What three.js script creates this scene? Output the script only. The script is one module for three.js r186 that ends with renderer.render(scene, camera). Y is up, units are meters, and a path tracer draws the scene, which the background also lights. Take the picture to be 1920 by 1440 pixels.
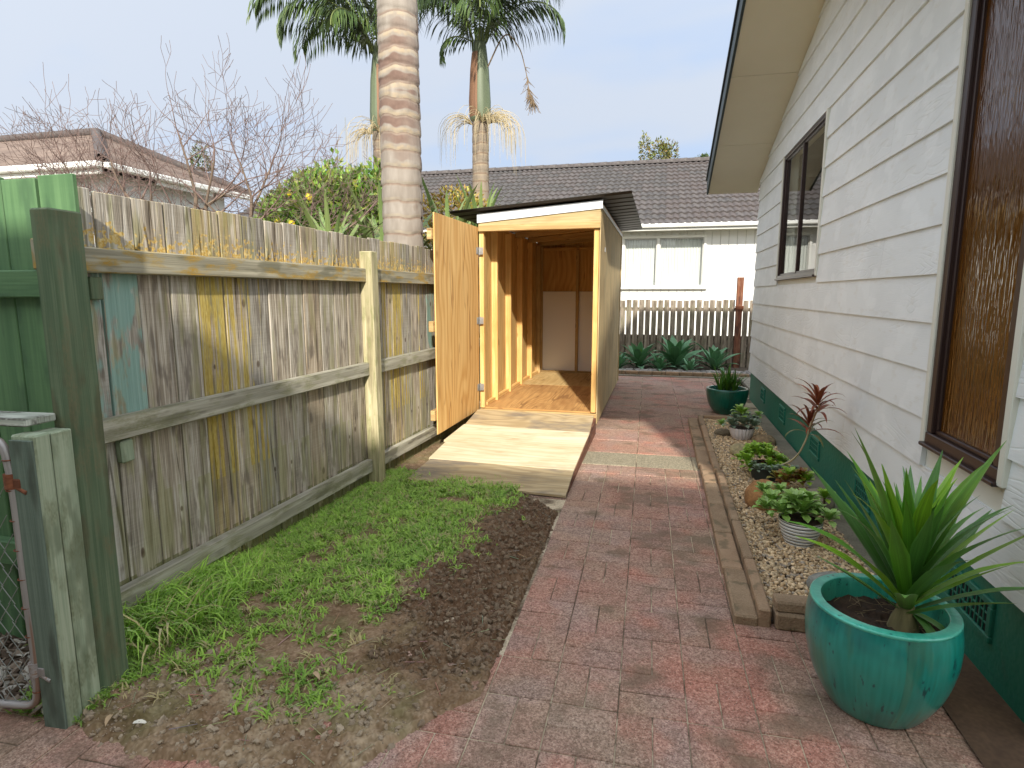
import * as THREE from 'three';
import { mergeGeometries } from 'three/addons/utils/BufferGeometryUtils.js';

// ---------- camera, sky, sun, exposure ----------
const scene = new THREE.Scene();
const camera = new THREE.PerspectiveCamera(65.43, 4 / 3, 0.05, 400);
const TILT = 0.1505, YAW = 0.2412;
camera.position.set(0, 1.45, 0);
camera.lookAt(-Math.sin(YAW) * Math.cos(TILT) * 10, 1.45 - Math.sin(TILT) * 10, -Math.cos(YAW) * Math.cos(TILT) * 10);
const renderer = new THREE.WebGLRenderer({ antialias: true });
renderer.setSize(1024, 768);
renderer.toneMapping = THREE.LinearToneMapping;
renderer.toneMappingExposure = 1.65;
renderer.shadowMap.enabled = true;

// small noise kit
function rng(seed) { let a = seed >>> 0; return () => { a = (a + 0x6D2B79F5) | 0; let t = Math.imul(a ^ (a >>> 15), 1 | a); t = (t + Math.imul(t ^ (t >>> 7), 61 | t)) ^ t; return ((t ^ (t >>> 14)) >>> 0) / 4294967296; }; }
const TAB = new Float32Array(65536); { const r = rng(7); for (let i = 0; i < 65536; i++) TAB[i] = r(); }
function vn(x, y) {
  const xi = Math.floor(x), yi = Math.floor(y); let fx = x - xi, fy = y - yi;
  fx = fx * fx * (3 - 2 * fx); fy = fy * fy * (3 - 2 * fy);
  const a = xi & 255, b = (xi + 1) & 255, c = (yi & 255) << 8, d = ((yi + 1) & 255) << 8;
  const p = TAB[a + c], q = TAB[b + c], r = TAB[a + d], s = TAB[b + d];
  return p + (q - p) * fx + (r - p + (p - q - r + s) * fx) * fy;
}
function fbm(x, y, o = 3) { let s = 0, a = 0.5, t = 0; for (let i = 0; i < o; i++) { s += a * vn(x, y); t += a; x = x * 2.03 + 17.3; y = y * 2.03 + 9.1; a *= 0.5; } return s / t; }
const clamp = (x, a = 0, b = 1) => (x < a ? a : x > b ? b : x);
const sst = (a, b, x) => { const t = clamp((x - a) / (b - a)); return t * t * (3 - 2 * t); };
const mix = (a, b, t) => a + (b - a) * t;
const mix3 = (a, b, t) => [a[0] + (b[0] - a[0]) * t, a[1] + (b[1] - a[1]) * t, a[2] + (b[2] - a[2]) * t];

const SUN = new THREE.Vector3(1, 2.08, 3.5).normalize();
// sky: pale winter blue with thin streaky high cloud
{
  const W = 1024, H = 512, data = new Float32Array(W * H * 4);
  for (let j = 0; j < H; j++) for (let i = 0; i < W; i++) {
    const el = (j / (H - 1) - 0.5) * Math.PI, az = (i / W - 0.5) * Math.PI * 2;
    const up = Math.max(0, Math.sin(el));
    let c = mix3([0.37, 0.455, 0.575], [0.255, 0.355, 0.55], Math.pow(up, 0.6));
    const k = 1 / (up + 0.22), px = Math.cos(az) * Math.cos(el) * k, pz = Math.sin(az) * Math.cos(el) * k;
    const n = fbm(px * 1.1 + 40 + fbm(pz * 0.9, px) * 1.2, pz * 2.6 + 30, 5), m = fbm(px * 4 + 5, pz * 9 + 2, 4);
    const cl = sst(0.36, 0.66, n * 0.8 + m * 0.2) * 0.95;
    c = mix3(c, [0.395, 0.44, 0.515], cl);
    // hazy air scatters forward: the whole sky brightens smoothly towards the sun
    const cg = Math.cos(el) * Math.cos(az) * SUN.x + Math.sin(el) * SUN.y + Math.cos(el) * Math.sin(az) * SUN.z, hz = 0.95 * Math.pow((1 + cg) / 2, 2.2);
    c = [c[0] + hz, c[1] + hz * 0.965, c[2] + hz * 0.88];
    if (el < 0) c = mix3(c, [0.30, 0.30, 0.27], sst(0, 0.06, -el));
    const o = (j * W + i) * 4; data[o] = c[0]; data[o + 1] = c[1]; data[o + 2] = c[2]; data[o + 3] = 1;
  }
  const t = new THREE.DataTexture(data, W, H, THREE.RGBAFormat, THREE.FloatType);
  t.mapping = THREE.EquirectangularReflectionMapping; t.magFilter = THREE.LinearFilter; t.minFilter = THREE.LinearFilter; t.needsUpdate = true;
  scene.background = t; scene.environment = t;
}
const sun = new THREE.DirectionalLight(new THREE.Color(1, 0.94, 0.84), 3.9);
sun.position.copy(SUN).multiplyScalar(48); sun.target.position.set(0, 0, -6);
sun.position.add(sun.target.position);
sun.castShadow = true; sun.shadow.radius = 3; sun.shadow.mapSize.set(4096, 4096);
Object.assign(sun.shadow.camera, { left: -25, right: 25, top: 25, bottom: -25, near: 1, far: 120 });
scene.add(sun, sun.target);

// ---------- helpers ----------
const used = {};
function numbered(n) { used[n] = (used[n] ?? -1) + 1; return used[n] ? n + '_' + String(used[n]).padStart(3, '0') : n; }
function tag(o, label, category, group) { o.userData.label = label; o.userData.category = category; if (group) o.userData.group = group; return o; }
function thing(name, label, category, [x, y, z] = [0, 0, 0], turn = 0, group) {
  const o = new THREE.Group(); o.name = numbered(name); o.position.set(x, y, z); o.rotation.y = turn; scene.add(o); return tag(o, label, category, group);
}
function struct(name, obj) { obj.name = name; obj.userData.kind = 'structure'; scene.add(obj); return obj; }
function P(parent, name, geo, mat, x = 0, y = 0, z = 0, rx = 0, ry = 0, rz = 0) {
  const m = new THREE.Mesh(geo, mat); m.name = name; m.position.set(x, y, z); m.rotation.set(rx, ry, rz, 'YXZ');
  m.castShadow = m.receiveShadow = true; parent.add(m); return m;
}
// world-placed child of an unrotated group
function PW(parent, name, geo, mat, x, y, z, rx, ry, rz) { const p = parent.position; return P(parent, name, geo, mat, x - p.x, y - p.y, z - p.z, rx, ry, rz); }

function tex(W, H, fn, { srgb = true, sx = 1, sy = 1, wrap = THREE.MirroredRepeatWrapping } = {}) {
  const d = new Uint8Array(W * H * 4);
  for (let j = 0; j < H; j++) for (let i = 0; i < W; i++) {
    const c = fn((i + 0.5) / W * sx, (j + 0.5) / H * sy, i, j), o = (j * W + i) * 4;
    if (typeof c === 'number') { d[o] = d[o + 1] = d[o + 2] = clamp(c, 0, 255); } else { d[o] = clamp(c[0], 0, 255); d[o + 1] = clamp(c[1], 0, 255); d[o + 2] = clamp(c[2], 0, 255); }
    d[o + 3] = 255;
  }
  const t = new THREE.DataTexture(d, W, H); t.magFilter = THREE.LinearFilter; t.minFilter = THREE.LinearMipmapLinearFilter; t.generateMipmaps = true;
  t.wrapS = t.wrapT = wrap; if (srgb) t.colorSpace = THREE.SRGBColorSpace; t.repeat.set(1 / sx, 1 / sy); t.needsUpdate = true; return t;
}
function unit(t) { t.repeat.set(1, 1); return t; }
function M(o) { return new THREE.MeshStandardMaterial({ roughness: 0.88, ...o }); }
const lin = (r, g, b) => new THREE.Color().setRGB(r, g, b);

// chamfered box; uv in metres with v along the longest side, or stretched 0..1 over the broad face
const cacheBox = {};
function cbox(w, h, d, c = 0.003, variant = 0, fit = false) {
  const key = [w.toFixed(4), h.toFixed(4), d.toFixed(4), c, variant, fit].join();
  if (cacheBox[key]) return cacheBox[key];
  const H = [w / 2, h / 2, d / 2], pos = [], V = (s, f) => [0, 1, 2].map((a) => s[a] * (a === f ? H[a] : H[a] - c));
  const tri = (a, b, e) => { // orient outward
    const n = new THREE.Vector3().subVectors(new THREE.Vector3(...b), new THREE.Vector3(...a)).cross(new THREE.Vector3().subVectors(new THREE.Vector3(...e), new THREE.Vector3(...a)));
    const m = [a[0] + b[0] + e[0], a[1] + b[1] + e[1], a[2] + b[2] + e[2]];
    if (n.x * m[0] + n.y * m[1] + n.z * m[2] < 0) pos.push(...a, ...e, ...b); else pos.push(...a, ...b, ...e);
  };
  const quad = (a, b, e, f) => { tri(a, b, e); tri(a, e, f); };
  for (let f = 0; f < 3; f++) for (const s of [-1, 1]) {
    const u = (f + 1) % 3, v = (f + 2) % 3, q = [[-1, -1], [1, -1], [1, 1], [-1, 1]].map(([p, r]) => { const k = [0, 0, 0]; k[f] = s; k[u] = p; k[v] = r; return V(k, f); });
    quad(...q);
  }
  for (let f = 0; f < 3; f++) { const u = (f + 1) % 3, v = (f + 2) % 3; for (const a of [-1, 1]) for (const b of [-1, 1]) { const k1 = [0, 0, 0], k2 = [0, 0, 0]; k1[u] = k2[u] = a; k1[v] = k2[v] = b; k1[f] = -1; k2[f] = 1; quad(V(k1, u), V(k2, u), V(k2, v), V(k1, v)); } }
  for (const a of [-1, 1]) for (const b of [-1, 1]) for (const e of [-1, 1]) tri(V([a, b, e], 0), V([a, b, e], 1), V([a, b, e], 2));
  const g = new THREE.BufferGeometry(); g.setAttribute('position', new THREE.Float32BufferAttribute(pos, 3)); g.computeVertexNormals();
  boxUV(g, variant, fit, H);
  return (cacheBox[key] = g);
}
function boxUV(g, variant = 0, fit = false, H) {
  if (!H) { g.computeBoundingBox(); const s = new THREE.Vector3(); g.boundingBox.getSize(s); H = [s.x / 2, s.y / 2, s.z / 2]; }
  const p = g.attributes.position, L = H[0] >= H[1] && H[0] >= H[2] ? 0 : H[1] >= H[2] ? 1 : 2, uv = new Float32Array(p.count * 2), a = new THREE.Vector3(), b = new THREE.Vector3(), e = new THREE.Vector3();
  for (let i = 0; i < p.count; i += 3) {
    a.fromBufferAttribute(p, i); b.fromBufferAttribute(p, i + 1); e.fromBufferAttribute(p, i + 2); b.sub(a); e.sub(a); b.cross(e);
    const n = [Math.abs(b.x), Math.abs(b.y), Math.abs(b.z)], f = n[0] >= n[1] && n[0] >= n[2] ? 0 : n[1] >= n[2] ? 1 : 2;
    let va = L === f ? (f + 1) % 3 : L, ua = 3 - f - va;
    for (let k = 0; k < 3; k++) {
      const q = [p.getX(i + k), p.getY(i + k), p.getZ(i + k)];
      if (fit) { uv[(i + k) * 2] = 0.5 + q[ua] / (2 * Math.max(H[ua], fit === 2 ? 0 : H[ua])); uv[(i + k) * 2 + 1] = 0.5 + q[va] / (2 * H[va]); }
      else { uv[(i + k) * 2] = q[ua] + H[ua] + variant * 0.137; uv[(i + k) * 2 + 1] = q[va] + H[va] + variant * 0.713; }
    }
  }
  g.setAttribute('uv', new THREE.BufferAttribute(uv, 2)); return g;
}
// polygon (x,y) extruded by depth along z, uv in metres
function prism(pts, depth, holes = [], variant = 0) {
  const s = new THREE.Shape(pts.map(([x, y]) => new THREE.Vector2(x, y)));
  for (const h of holes) s.holes.push(new THREE.Path(h.map(([x, y]) => new THREE.Vector2(x, y))));
  let g = new THREE.ExtrudeGeometry(s, { depth, bevelEnabled: false }); if (g.index) g = g.toNonIndexed();
  return boxUV(g, variant);
}
function tubeGeo(pts, r, seg = 24, rad = 6, closed = false) {
  const c = new THREE.CatmullRomCurve3(pts.map((p) => (p.isVector3 ? p : new THREE.Vector3(...p))), closed, 'centripetal');
  return new THREE.TubeGeometry(c, seg, r, rad, closed);
}
// collects tapered sticks into one geometry
class Sticks {
  constructor() { this.p = []; this.n = []; this.u = []; this.i = []; }
  add(a, b, r0, r1, k = 5) {
    const d = new THREE.Vector3().subVectors(b, a), l = d.length(); d.divideScalar(l || 1);
    const x = new THREE.Vector3(Math.abs(d.y) > 0.9 ? 1 : 0, Math.abs(d.y) > 0.9 ? 0 : 1, 0).cross(d).normalize(), y = new THREE.Vector3().crossVectors(d, x), o = this.p.length / 3;
    for (let e = 0; e < 2; e++) for (let j = 0; j < k; j++) {
      const t = j / k * Math.PI * 2, c = Math.cos(t), s = Math.sin(t), r = e ? r1 : r0, q = e ? b : a, nx = x.x * c + y.x * s, ny = x.y * c + y.y * s, nz = x.z * c + y.z * s;
      this.p.push(q.x + nx * r, q.y + ny * r, q.z + nz * r); this.n.push(nx, ny, nz); this.u.push(j / k * 0.3, e * l);
    }
    for (let j = 0; j < k; j++) { const m = (j + 1) % k; this.i.push(o + j, o + m, o + k + m, o + j, o + k + m, o + k + j); }
  }
  geo() { const g = new THREE.BufferGeometry(); g.setAttribute('position', new THREE.Float32BufferAttribute(this.p, 3)); g.setAttribute('normal', new THREE.Float32BufferAttribute(this.n, 3)); g.setAttribute('uv', new THREE.Float32BufferAttribute(this.u, 2)); g.setIndex(this.i); return g; }
}
// strap leaf: grows along +y from the origin, bends towards +z, folded along its midrib
function leafGeo(len, wid, bend, fold = 0.25, seg = 7, prof = (t) => Math.pow(Math.sin(Math.PI * Math.min(1, 0.12 + t * 0.88)), 0.8) * (1 - t * 0.35), twist = 0) {
  const pos = [], uv = [], idx = []; let y = 0, z = 0;
  for (let i = 0; i <= seg; i++) {
    const t = i / seg, an = bend * t * t; if (i) { y += Math.cos(an) * len / seg; z += Math.sin(an) * len / seg; }
    const w = wid / 2 * (i === seg ? 0.02 : prof(t)), ct = Math.cos(twist * t), st = Math.sin(twist * t);
    for (const s of [-1, 0, 1]) { const f = Math.abs(s) * fold * w; pos.push(s * w * ct, y + f * Math.sin(an) + s * w * st * Math.sin(an), z - f * Math.cos(an) - s * w * st * Math.cos(an)); uv.push(0.5 + s * 0.5, t); }
    if (i) { const o = i * 3; for (const k of [0, 1]) idx.push(o - 3 + k, o - 2 + k, o + 1 + k, o - 3 + k, o + 1 + k, o + k); }
  }
  const g = new THREE.BufferGeometry(); g.setAttribute('position', new THREE.Float32BufferAttribute(pos, 3)); g.setAttribute('uv', new THREE.Float32BufferAttribute(uv, 2)); g.setIndex(idx); g.computeVertexNormals(); return g;
}
// cloud of small folded leaves in one geometry with vertex colours
class Leaves {
  constructor() { this.p = []; this.c = []; this.i = []; }
  add(pos, dir, up, len, wid, col) {
    const d = dir.clone().normalize(), s = new THREE.Vector3().crossVectors(d, up).normalize(), n = new THREE.Vector3().crossVectors(s, d), o = this.p.length / 3;
    const put = (a, b, e) => { this.p.push(pos.x + d.x * a + s.x * b + n.x * e, pos.y + d.y * a + s.y * b + n.y * e, pos.z + d.z * a + s.z * b + n.z * e); this.c.push(...col); };
    put(0, 0, 0); put(len * 0.45, -wid / 2, wid * 0.18); put(len * 0.5, 0, 0); put(len * 0.45, wid / 2, wid * 0.18); put(len, 0, -len * 0.12);
    this.i.push(o, o + 2, o + 1, o, o + 3, o + 2, o + 1, o + 2, o + 4, o + 2, o + 3, o + 4);
  }
  geo() { const g = new THREE.BufferGeometry(); g.setAttribute('position', new THREE.Float32BufferAttribute(this.p, 3)); g.setAttribute('color', new THREE.Float32BufferAttribute(this.c, 3)); g.setIndex(this.i); g.computeVertexNormals(); return g; }
}
const V3 = (x, y, z) => new THREE.Vector3(x, y, z);
function randDir(r) { const z = r() * 2 - 1, a = r() * 6.2832, q = Math.sqrt(1 - z * z); return V3(Math.cos(a) * q, z, Math.sin(a) * q); }
function ridge(x, y) { return 1 - Math.abs(vn(x, y) * 2 - 1); }
// ---------- materials ----------
// weathered paling: u 0..0.165 m across, v 0..1.85 m up
function palingTex(seed, { lichen = 0, teal = 0, dark = 0 } = {}) {
  const s = seed * 13.7, r = rng(seed * 91 + 3), knots = [...Array(2)].map(() => [r() * 0.14 + 0.01, r() * 1.7, 0.006 + r() * 0.008]);
  const warm = r() * 16 - 6, lev = r() * 30 - 17 - dark * 22;
  return tex(192, 896, (u, v) => {
    const g1 = fbm(u * 95 + s, v * 1.6 + s, 4), g2 = vn(u * 420 + s, v * 9), g3 = fbm(u * 22 + s, v * 5 + 3, 3), crack = sst(0.93, 0.985, ridge(u * 55 + s + vn(v * 2, s), v * 0.9)) * sst(0.35, 0.7, vn(u * 9 + s, v * 1.7));
    const t = g1 * 0.48 + g2 * 0.28 + g3 * 0.24;
    let c = mix3([128, 117, 101], [210, 202, 187], sst(0.2, 0.82, t)); c = [c[0] + lev + warm, c[1] + lev + warm * 0.4, c[2] + lev - warm * 0.3];
    const saw = vn(3 + s, v * 260) * vn(u * 12, v * 3 + s); c = c.map((x) => x - saw * 16);
    const blot = sst(0.56, 0.78, fbm(u * 30 + 7 + s, v * 7 + s, 4)); c = mix3(c, [98, 88, 77], blot * 0.6);
    const pale = sst(0.6, 0.8, fbm(u * 60 + 31 + s, v * 3 + s, 3)); c = mix3(c, [212, 209, 200], pale * 0.45);
    for (const [ku, kv, kr] of knots) { const d = Math.hypot((u - ku), (v - kv) * 0.6) / kr; if (d < 1.6) c = mix3(c, [74, 58, 44], sst(1.6, 0.7, d) * 0.7); }
    const alg = sst(0.5, 0.72, fbm(u * 26 + 50 + s, v * 3.2 + s, 4) + (v < 0.55 ? 0.10 : 0)); c = mix3(c, [138, 136, 88], alg * 0.45);
    const damp = sst(0.45, 0.62, fbm(u * 40 + s, v * 14 + 9, 3) + sst(0.16, 0.0, v) * 0.35); if (v < 0.22) c = mix3(c, [96, 98, 52], damp * 0.65);
    if (lichen) { const l = sst(0.60 - lichen * 0.12, 0.74 - lichen * 0.12, fbm(u * 46 + 70 + s, v * 1.3 + s * 2, 4) * 0.8 + fbm(u * 30 + s, v * 14, 3) * 0.2) * (v > 0.5 && v < 1.6 ? 1 : 0.35); c = mix3(c, mix3([168, 140, 48], [196, 174, 88], vn(u * 300, v * 60)), l * 0.75); }
    const edge = sst(0.55, 0.7, fbm(u * 60 + s, v * 60 + s, 4) + (v > 1.60 && v < 1.74 ? 0.16 - Math.abs(v - 1.635) * 2.6 : -0.5)); c = mix3(c, mix3([184, 140, 52], [214, 196, 144], vn(u * 160 + s, v * 160)), edge * 0.9);
    if (teal) { const k = sst(0.62, 0.42, fbm(u * 24 + s, v * 8 + 4, 4) + (v > 1.53 ? 0.5 : 0) + (v < 0.97 ? (0.97 - v) * 3 : 0) - (teal - 1) * 0.1); c = mix3(c, mix3([120, 156, 144], [152, 182, 170], g1), k * 0.92); }
    return c.map((x) => x - crack * 58);
  }, { sx: 0.165, sy: 1.85 });
}
const palingBump = unit(tex(192, 896, (u, v) => 255 * (0.55 * fbm(u * 95, v * 2, 3) + 0.3 * vn(u * 420, v * 9) + 0.15) - 120 * sst(0.94, 0.99, ridge(u * 55, v * 0.9)), { srgb: false, sx: 0.165, sy: 1.85 }));
const pmat = (seed, o) => M({ map: unit(palingTex(seed, o)), bumpMap: palingBump, bumpScale: 0.003, roughness: 0.93 });
const mPaling = { grey: [1, 2, 3, 4, 5].map((k) => pmat(k)), yellow: [pmat(6, { lichen: 1 }), pmat(7, { lichen: 1.3 }), pmat(8, { lichen: 0.8 })], teal: [pmat(9, { teal: 1.5 }), pmat(10, { teal: 0.6 })], dark: [pmat(11, { dark: 0.6 })] };
// long timber, grain along v; metres
const timberBump = tex(256, 1024, (u, v) => 255 * (0.6 * fbm(u * 60, v * 1.4, 4) + 0.25 * vn(u * 300, v * 7) + 0.15 * fbm(u * 14, v * 3, 2)), { srgb: false, sx: 0.25, sy: 2.0 });
function timber(seed, lo, hi, { gu = 60, gv = 1.4, blot = [80, 70, 60], blotA = 0.3, spots, spotA = 0, saw = 0, knots = 0, W = 192, H = 768, sx = 0.25, sy = 2.0, bump = 0.002, rough = 0.88 } = {}) {
  const s = seed * 7.31, r = rng(seed * 5 + 1), kn = [...Array(knots)].map(() => [r() * sx, r() * sy, 0.008 + r() * 0.01]);
  const f = (u, v) => {
    let du = 0, kd = 9; for (const [a, b, q] of kn) { const d = Math.hypot(u - a, (v - b) * 0.45); kd = Math.min(kd, d / q); du += (u - a) * 2.2 * Math.exp(-d * d / (q * q * 6)); }
    return [0.55 * fbm((u - du) * gu + s, v * gv + s, 4) + 0.2 * vn(u * gu * 5, v * 7 + s) + 0.25 * fbm(u * 14 + s, v * 3, 3), kd];
  };
  const map = tex(W, H, (u, v) => {
    const [t, kd] = f(u, v); let c = mix3(lo, hi, sst(0.22, 0.8, t));
    c = mix3(c, blot, sst(0.55, 0.75, fbm(u * 18 + s + 9, v * 5 + s, 4)) * blotA);
    if (spots) c = mix3(c, spots, sst(0.46, 0.74, fbm(u * 30 + s, v * 9 + 3, 5)) * spotA * (0.35 + 0.9 * vn(u * 260, v * 120)));
    if (kd < 1.5) c = mix3(c, [lo[0] * 0.62, lo[1] * 0.52, lo[2] * 0.45], sst(1.5, 0.6, kd) * 0.75);
    if (saw) { const q = vn(u * 6, v * 150) * vn(u * 9 + 4, v * 5) * saw; c = c.map((x) => x - q); }
    return c;
  }, { sx, sy });
  return M({ map, bumpMap: timberBump, bumpScale: bump, roughness: rough });
}
const mRail = timber(21, [132, 126, 106], [184, 176, 152], { spots: [168, 126, 40], spotA: 0.75, blot: [92, 90, 70], blotA: 0.5 });
const mRailGrey = timber(22, [136, 131, 114], [188, 183, 165], { spots: [112, 112, 74], spotA: 0.5, blot: [84, 78, 66], blotA: 0.5 });
const mPostGrey = timber(23, [150, 140, 106], [204, 194, 156], { spots: [120, 124, 76], spotA: 0.5, knots: 3, blot: [108, 96, 70], blotA: 0.4 });
const mGreen = timber(24, [70, 104, 66], [96, 130, 86], { gu: 30, saw: 5, blot: [44, 70, 48], blotA: 0.35, bump: 0.0012, rough: 0.7 });
const mGreenOld = timber(25, [72, 92, 66], [112, 124, 96], { saw: 4, spots: [112, 106, 78], spotA: 0.6, blot: [88, 84, 60], blotA: 0.6 });
const mGreenPale = timber(26, [138, 152, 126], [176, 184, 158], { saw: 5, spots: [96, 100, 70], spotA: 0.45, blot: [90, 100, 76], blotA: 0.5 });
const mGreenGrey = timber(27, [84, 98, 86], [112, 126, 112], { saw: 4, blot: [58, 62, 52], blotA: 0.5 });
const mCap = timber(28, [140, 146, 132], [206, 208, 196], { spots: [70, 66, 58], spotA: 0.8, blot: [100, 104, 88], blotA: 0.5 });
const mPine = timber(31, [206, 160, 90], [240, 204, 138], { gu: 45, knots: 3, blot: [186, 130, 66], blotA: 0.25, bump: 0.0006, rough: 0.75 });
const mPineGrey = timber(32, [160, 128, 80], [206, 176, 122], { gu: 45, knots: 2, blot: [140, 110, 70], blotA: 0.3, bump: 0.0006, rough: 0.8 });
const mBrownPost = timber(33, [88, 50, 34], [138, 88, 62], { spots: [150, 120, 96], spotA: 0.5, blot: [60, 36, 28], blotA: 0.6 });
const mPicket = timber(34, [112, 100, 86], [164, 152, 134], { spots: [96, 98, 70], spotA: 0.45, blot: [82, 70, 58], blotA: 0.5 });
const plyBump = tex(256, 512, (u, v) => 255 * fbm(u * 120, v * 3, 3), { srgb: false, sx: 1.2, sy: 2.4 });
// plywood: broad cathedral figure, grain along v
function plyMat(seed, lo, hi, dk, { sx = 1.2, sy = 2.4, amt = 1, rough = 0.82, stain, stainA = 0 } = {}) {
  const s = seed * 5.17;
  const map = tex(512, 1024, (u, v) => {
    const w = fbm(u * 1.6 + s, v * 0.55 + s, 3) * 3.0 + u * 3.0, ring = 0.5 + 0.5 * Math.sin((w * 9 + fbm(u * 9, v * 1.5 + s, 3) * 3) * 2.1);
    const fib = fbm(u * 120 + s, v * 3, 3), t = 0.26 * Math.pow(ring, 1.6) * amt + 0.5 * fib + 0.3 * fbm(u * 4 + s, v * 1.2 + 7, 3);
    let c = mix3(hi, lo, sst(0.15, 0.8, t)); c = mix3(c, dk, sst(0.80, 0.93, ridge(u * 26 + s, v * 2.2)) * sst(0.52, 0.7, fbm(u * 6 + s, v * 2.4 + 2, 2)) * 0.5);
    if (stain) c = mix3(c, stain, sst(0.42, 0.66, fbm(u * 5 + s, v * 3 + s, 5)) * stainA * (0.55 + 0.6 * vn(u * 60, v * 25)));
    return c;
  }, { sx, sy });
  return M({ map, bumpMap: plyBump, bumpScale: 0.0008, roughness: rough });
}
const mPlyDoor = plyMat(1, [196, 146, 80], [228, 190, 126], [142, 92, 44], { amt: 0.95 });
const mPlyWall = plyMat(2, [184, 146, 84], [218, 186, 124], [140, 100, 54], { amt: 0.6 });
const mPlySide = plyMat(3, [160, 136, 92], [196, 174, 128], [120, 98, 62], { amt: 0.5, stain: [140, 130, 98], stainA: 0.35 });
const mPlyFloor = plyMat(4, [170, 124, 70], [208, 164, 102], [110, 74, 38], { amt: 0.6, stain: [148, 106, 60], stainA: 0.4 });
const mPlyFloorPale = plyMat(5, [176, 142, 86], [210, 180, 124], [120, 90, 50], { amt: 0.6 });
const mPlyRaw = plyMat(6, [184, 138, 78], [216, 176, 112], [128, 82, 40], { amt: 0.8 });
const mRampPale = plyMat(7, [200, 184, 146], [226, 215, 186], [160, 136, 98], { amt: 0.7, stain: [184, 164, 124], stainA: 0.4 });
const mRampGrey = plyMat(8, [168, 146, 108], [202, 182, 144], [128, 110, 84], { stain: [134, 122, 106], stainA: 0.9 });
// cladding board: embossed wood grain, paint with faint patchy overlaps
const boardGrain = (u, v, s) => { const w = fbm(u * 1.5 + s, v * 9 + s, 3); const q = Math.sin((v * 46 + w * 26 + Math.sin(u * 2.3 + s) * 3) * 2.0); return sst(0.55, 0.95, q) * sst(0.38, 0.6, fbm(u * 2.2 + s, v * 5 + s + 3, 3)) * 0.8 + fbm(u * 22, v * 300 + s, 2) * 0.35; };
const bumpBoard = tex(1024, 512, (v, u) => 255 * (0.75 - 0.6 * boardGrain(v, u, 4)), { srgb: false, sx: 3.0, sy: 0.9 });
const mapBoard = tex(1024, 512, (v, u) => { const p = fbm(v * 3.1 + 4, u * 5 + 2, 4), g = boardGrain(v, u, 4); let c = mix3([223, 227, 227], [230, 234, 234], sst(0.3, 0.7, p)); const q = sst(0.58, 0.7, fbm(v * 7 + 40, u * 10 + 11, 3)); c = mix3(c, [240, 243, 243], q * 0.4); const d = sst(0.62, 0.8, fbm(v * 12 + 60, u * 30, 4)); return mix3(c, [212, 210, 200], d * 0.25 + g * 0.05); }, { sx: 3.0, sy: 0.9 });
const mBoard = M({ map: mapBoard, bumpMap: bumpBoard, bumpScale: 0.0022, roughness: 0.62 });
const mTrim = M({ color: 0xd9d8cb, roughness: 0.6 });
const mSoffit = M({ map: tex(256, 256, (u, v) => mix3([222, 216, 194], [230, 225, 204], fbm(u * 3, v * 3, 4)), { sx: 2, sy: 2 }), roughness: 0.75 });
const mBaseGreen = M({ map: tex(512, 256, (u, v) => { const p = fbm(u * 3, v * 6, 4); let c = mix3([24, 104, 84], [34, 118, 96], p); const d = sst(0.62, 0.78, fbm(u * 9 + 4, v * 16, 4)); return mix3(c, [52, 96, 80], d * 0.35); }, { sx: 3, sy: 1.5 }), bumpMap: tex(256, 256, (u, v) => 255 * fbm(u * 60, v * 60, 3), { srgb: false, sx: 1, sy: 1 }), bumpScale: 0.002, roughness: 0.55 });
const mFrame = M({ color: 0x3a2a26, roughness: 0.38, metalness: 0.25 });
const mHoleShade = M({ color: 0x0c0f0d, roughness: 0.95 });  // near-black colour that paints the dark inside of the vent holes
const mGlass = new THREE.MeshPhysicalMaterial({ color: 0xf2f6f4, roughness: 0.0, transmission: 1, thickness: 0, ior: 1.5 });
const mGlassFar = new THREE.MeshPhysicalMaterial({ color: 0xeef2f0, roughness: 0.02, transmission: 1, thickness: 0, ior: 1.5 });
const amberBump = tex(256, 1024, (u, v) => 255 * (0.6 * sst(0.3, 0.8, fbm(u * 110, v * 9, 2)) + 0.4 * vn(u * 190 + 4, v * 34)), { srgb: false, sx: 0.6, sy: 2.4 });
const mAmber = new THREE.MeshPhysicalMaterial({ color: lin(0.13, 0.046, 0.004), roughness: 0.09, transmission: 0.4, thickness: 0, ior: 1.5, bumpMap: amberBump, bumpScale: 0.0018, specularIntensity: 1 });
// paving: one broad map in metres (x 0..4.2, z 0..4.2)
const paveTex = tex(1536, 1536, (u, v) => {
  const p = fbm(u * 2.2 + 3, v * 2.2 + 8, 3), q = fbm(u * 3.1 + 60, v * 3.1 + 20, 3), w = fbm(u * 5 + 90, v * 5, 2);
  let c = mix3([160, 131, 115], [168, 125, 109], sst(0.3, 0.7, p)); c = mix3(c, [156, 138, 118], sst(0.4, 0.75, q) * 0.55); c = mix3(c, [186, 116, 98], sst(0.5, 0.8, w) * 0.4);
  c = mix3(c, [154, 130, 120], sst(0.58, 0.72, fbm(u * 4 + 33, v * 4 + 12, 3)) * 0.5);
  const a = TAB[((u * 430) & 255) + (((v * 430) & 255) << 8)], b = vn(u * 190, v * 190 + 7), d = vn(u * 90 + 8, v * 90);
  const k = (a - 0.5) * 46 + (b - 0.5) * 54 + (d - 0.5) * 26; let e = [c[0] + k, c[1] + k * 0.95, c[2] + k * 0.9];
  if (a > 0.965) e = mix3(e, [206, 192, 172], 0.6); if (a < 0.03) e = mix3(e, [76, 62, 56], 0.7);
  const dirt = sst(0.5, 0.8, fbm(u * 6.5 + 21, v * 6.5 + 77, 4)); return mix3(e, [104, 90, 72], dirt * 0.55);
}, { sx: 4.2, sy: 4.2 });
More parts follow.
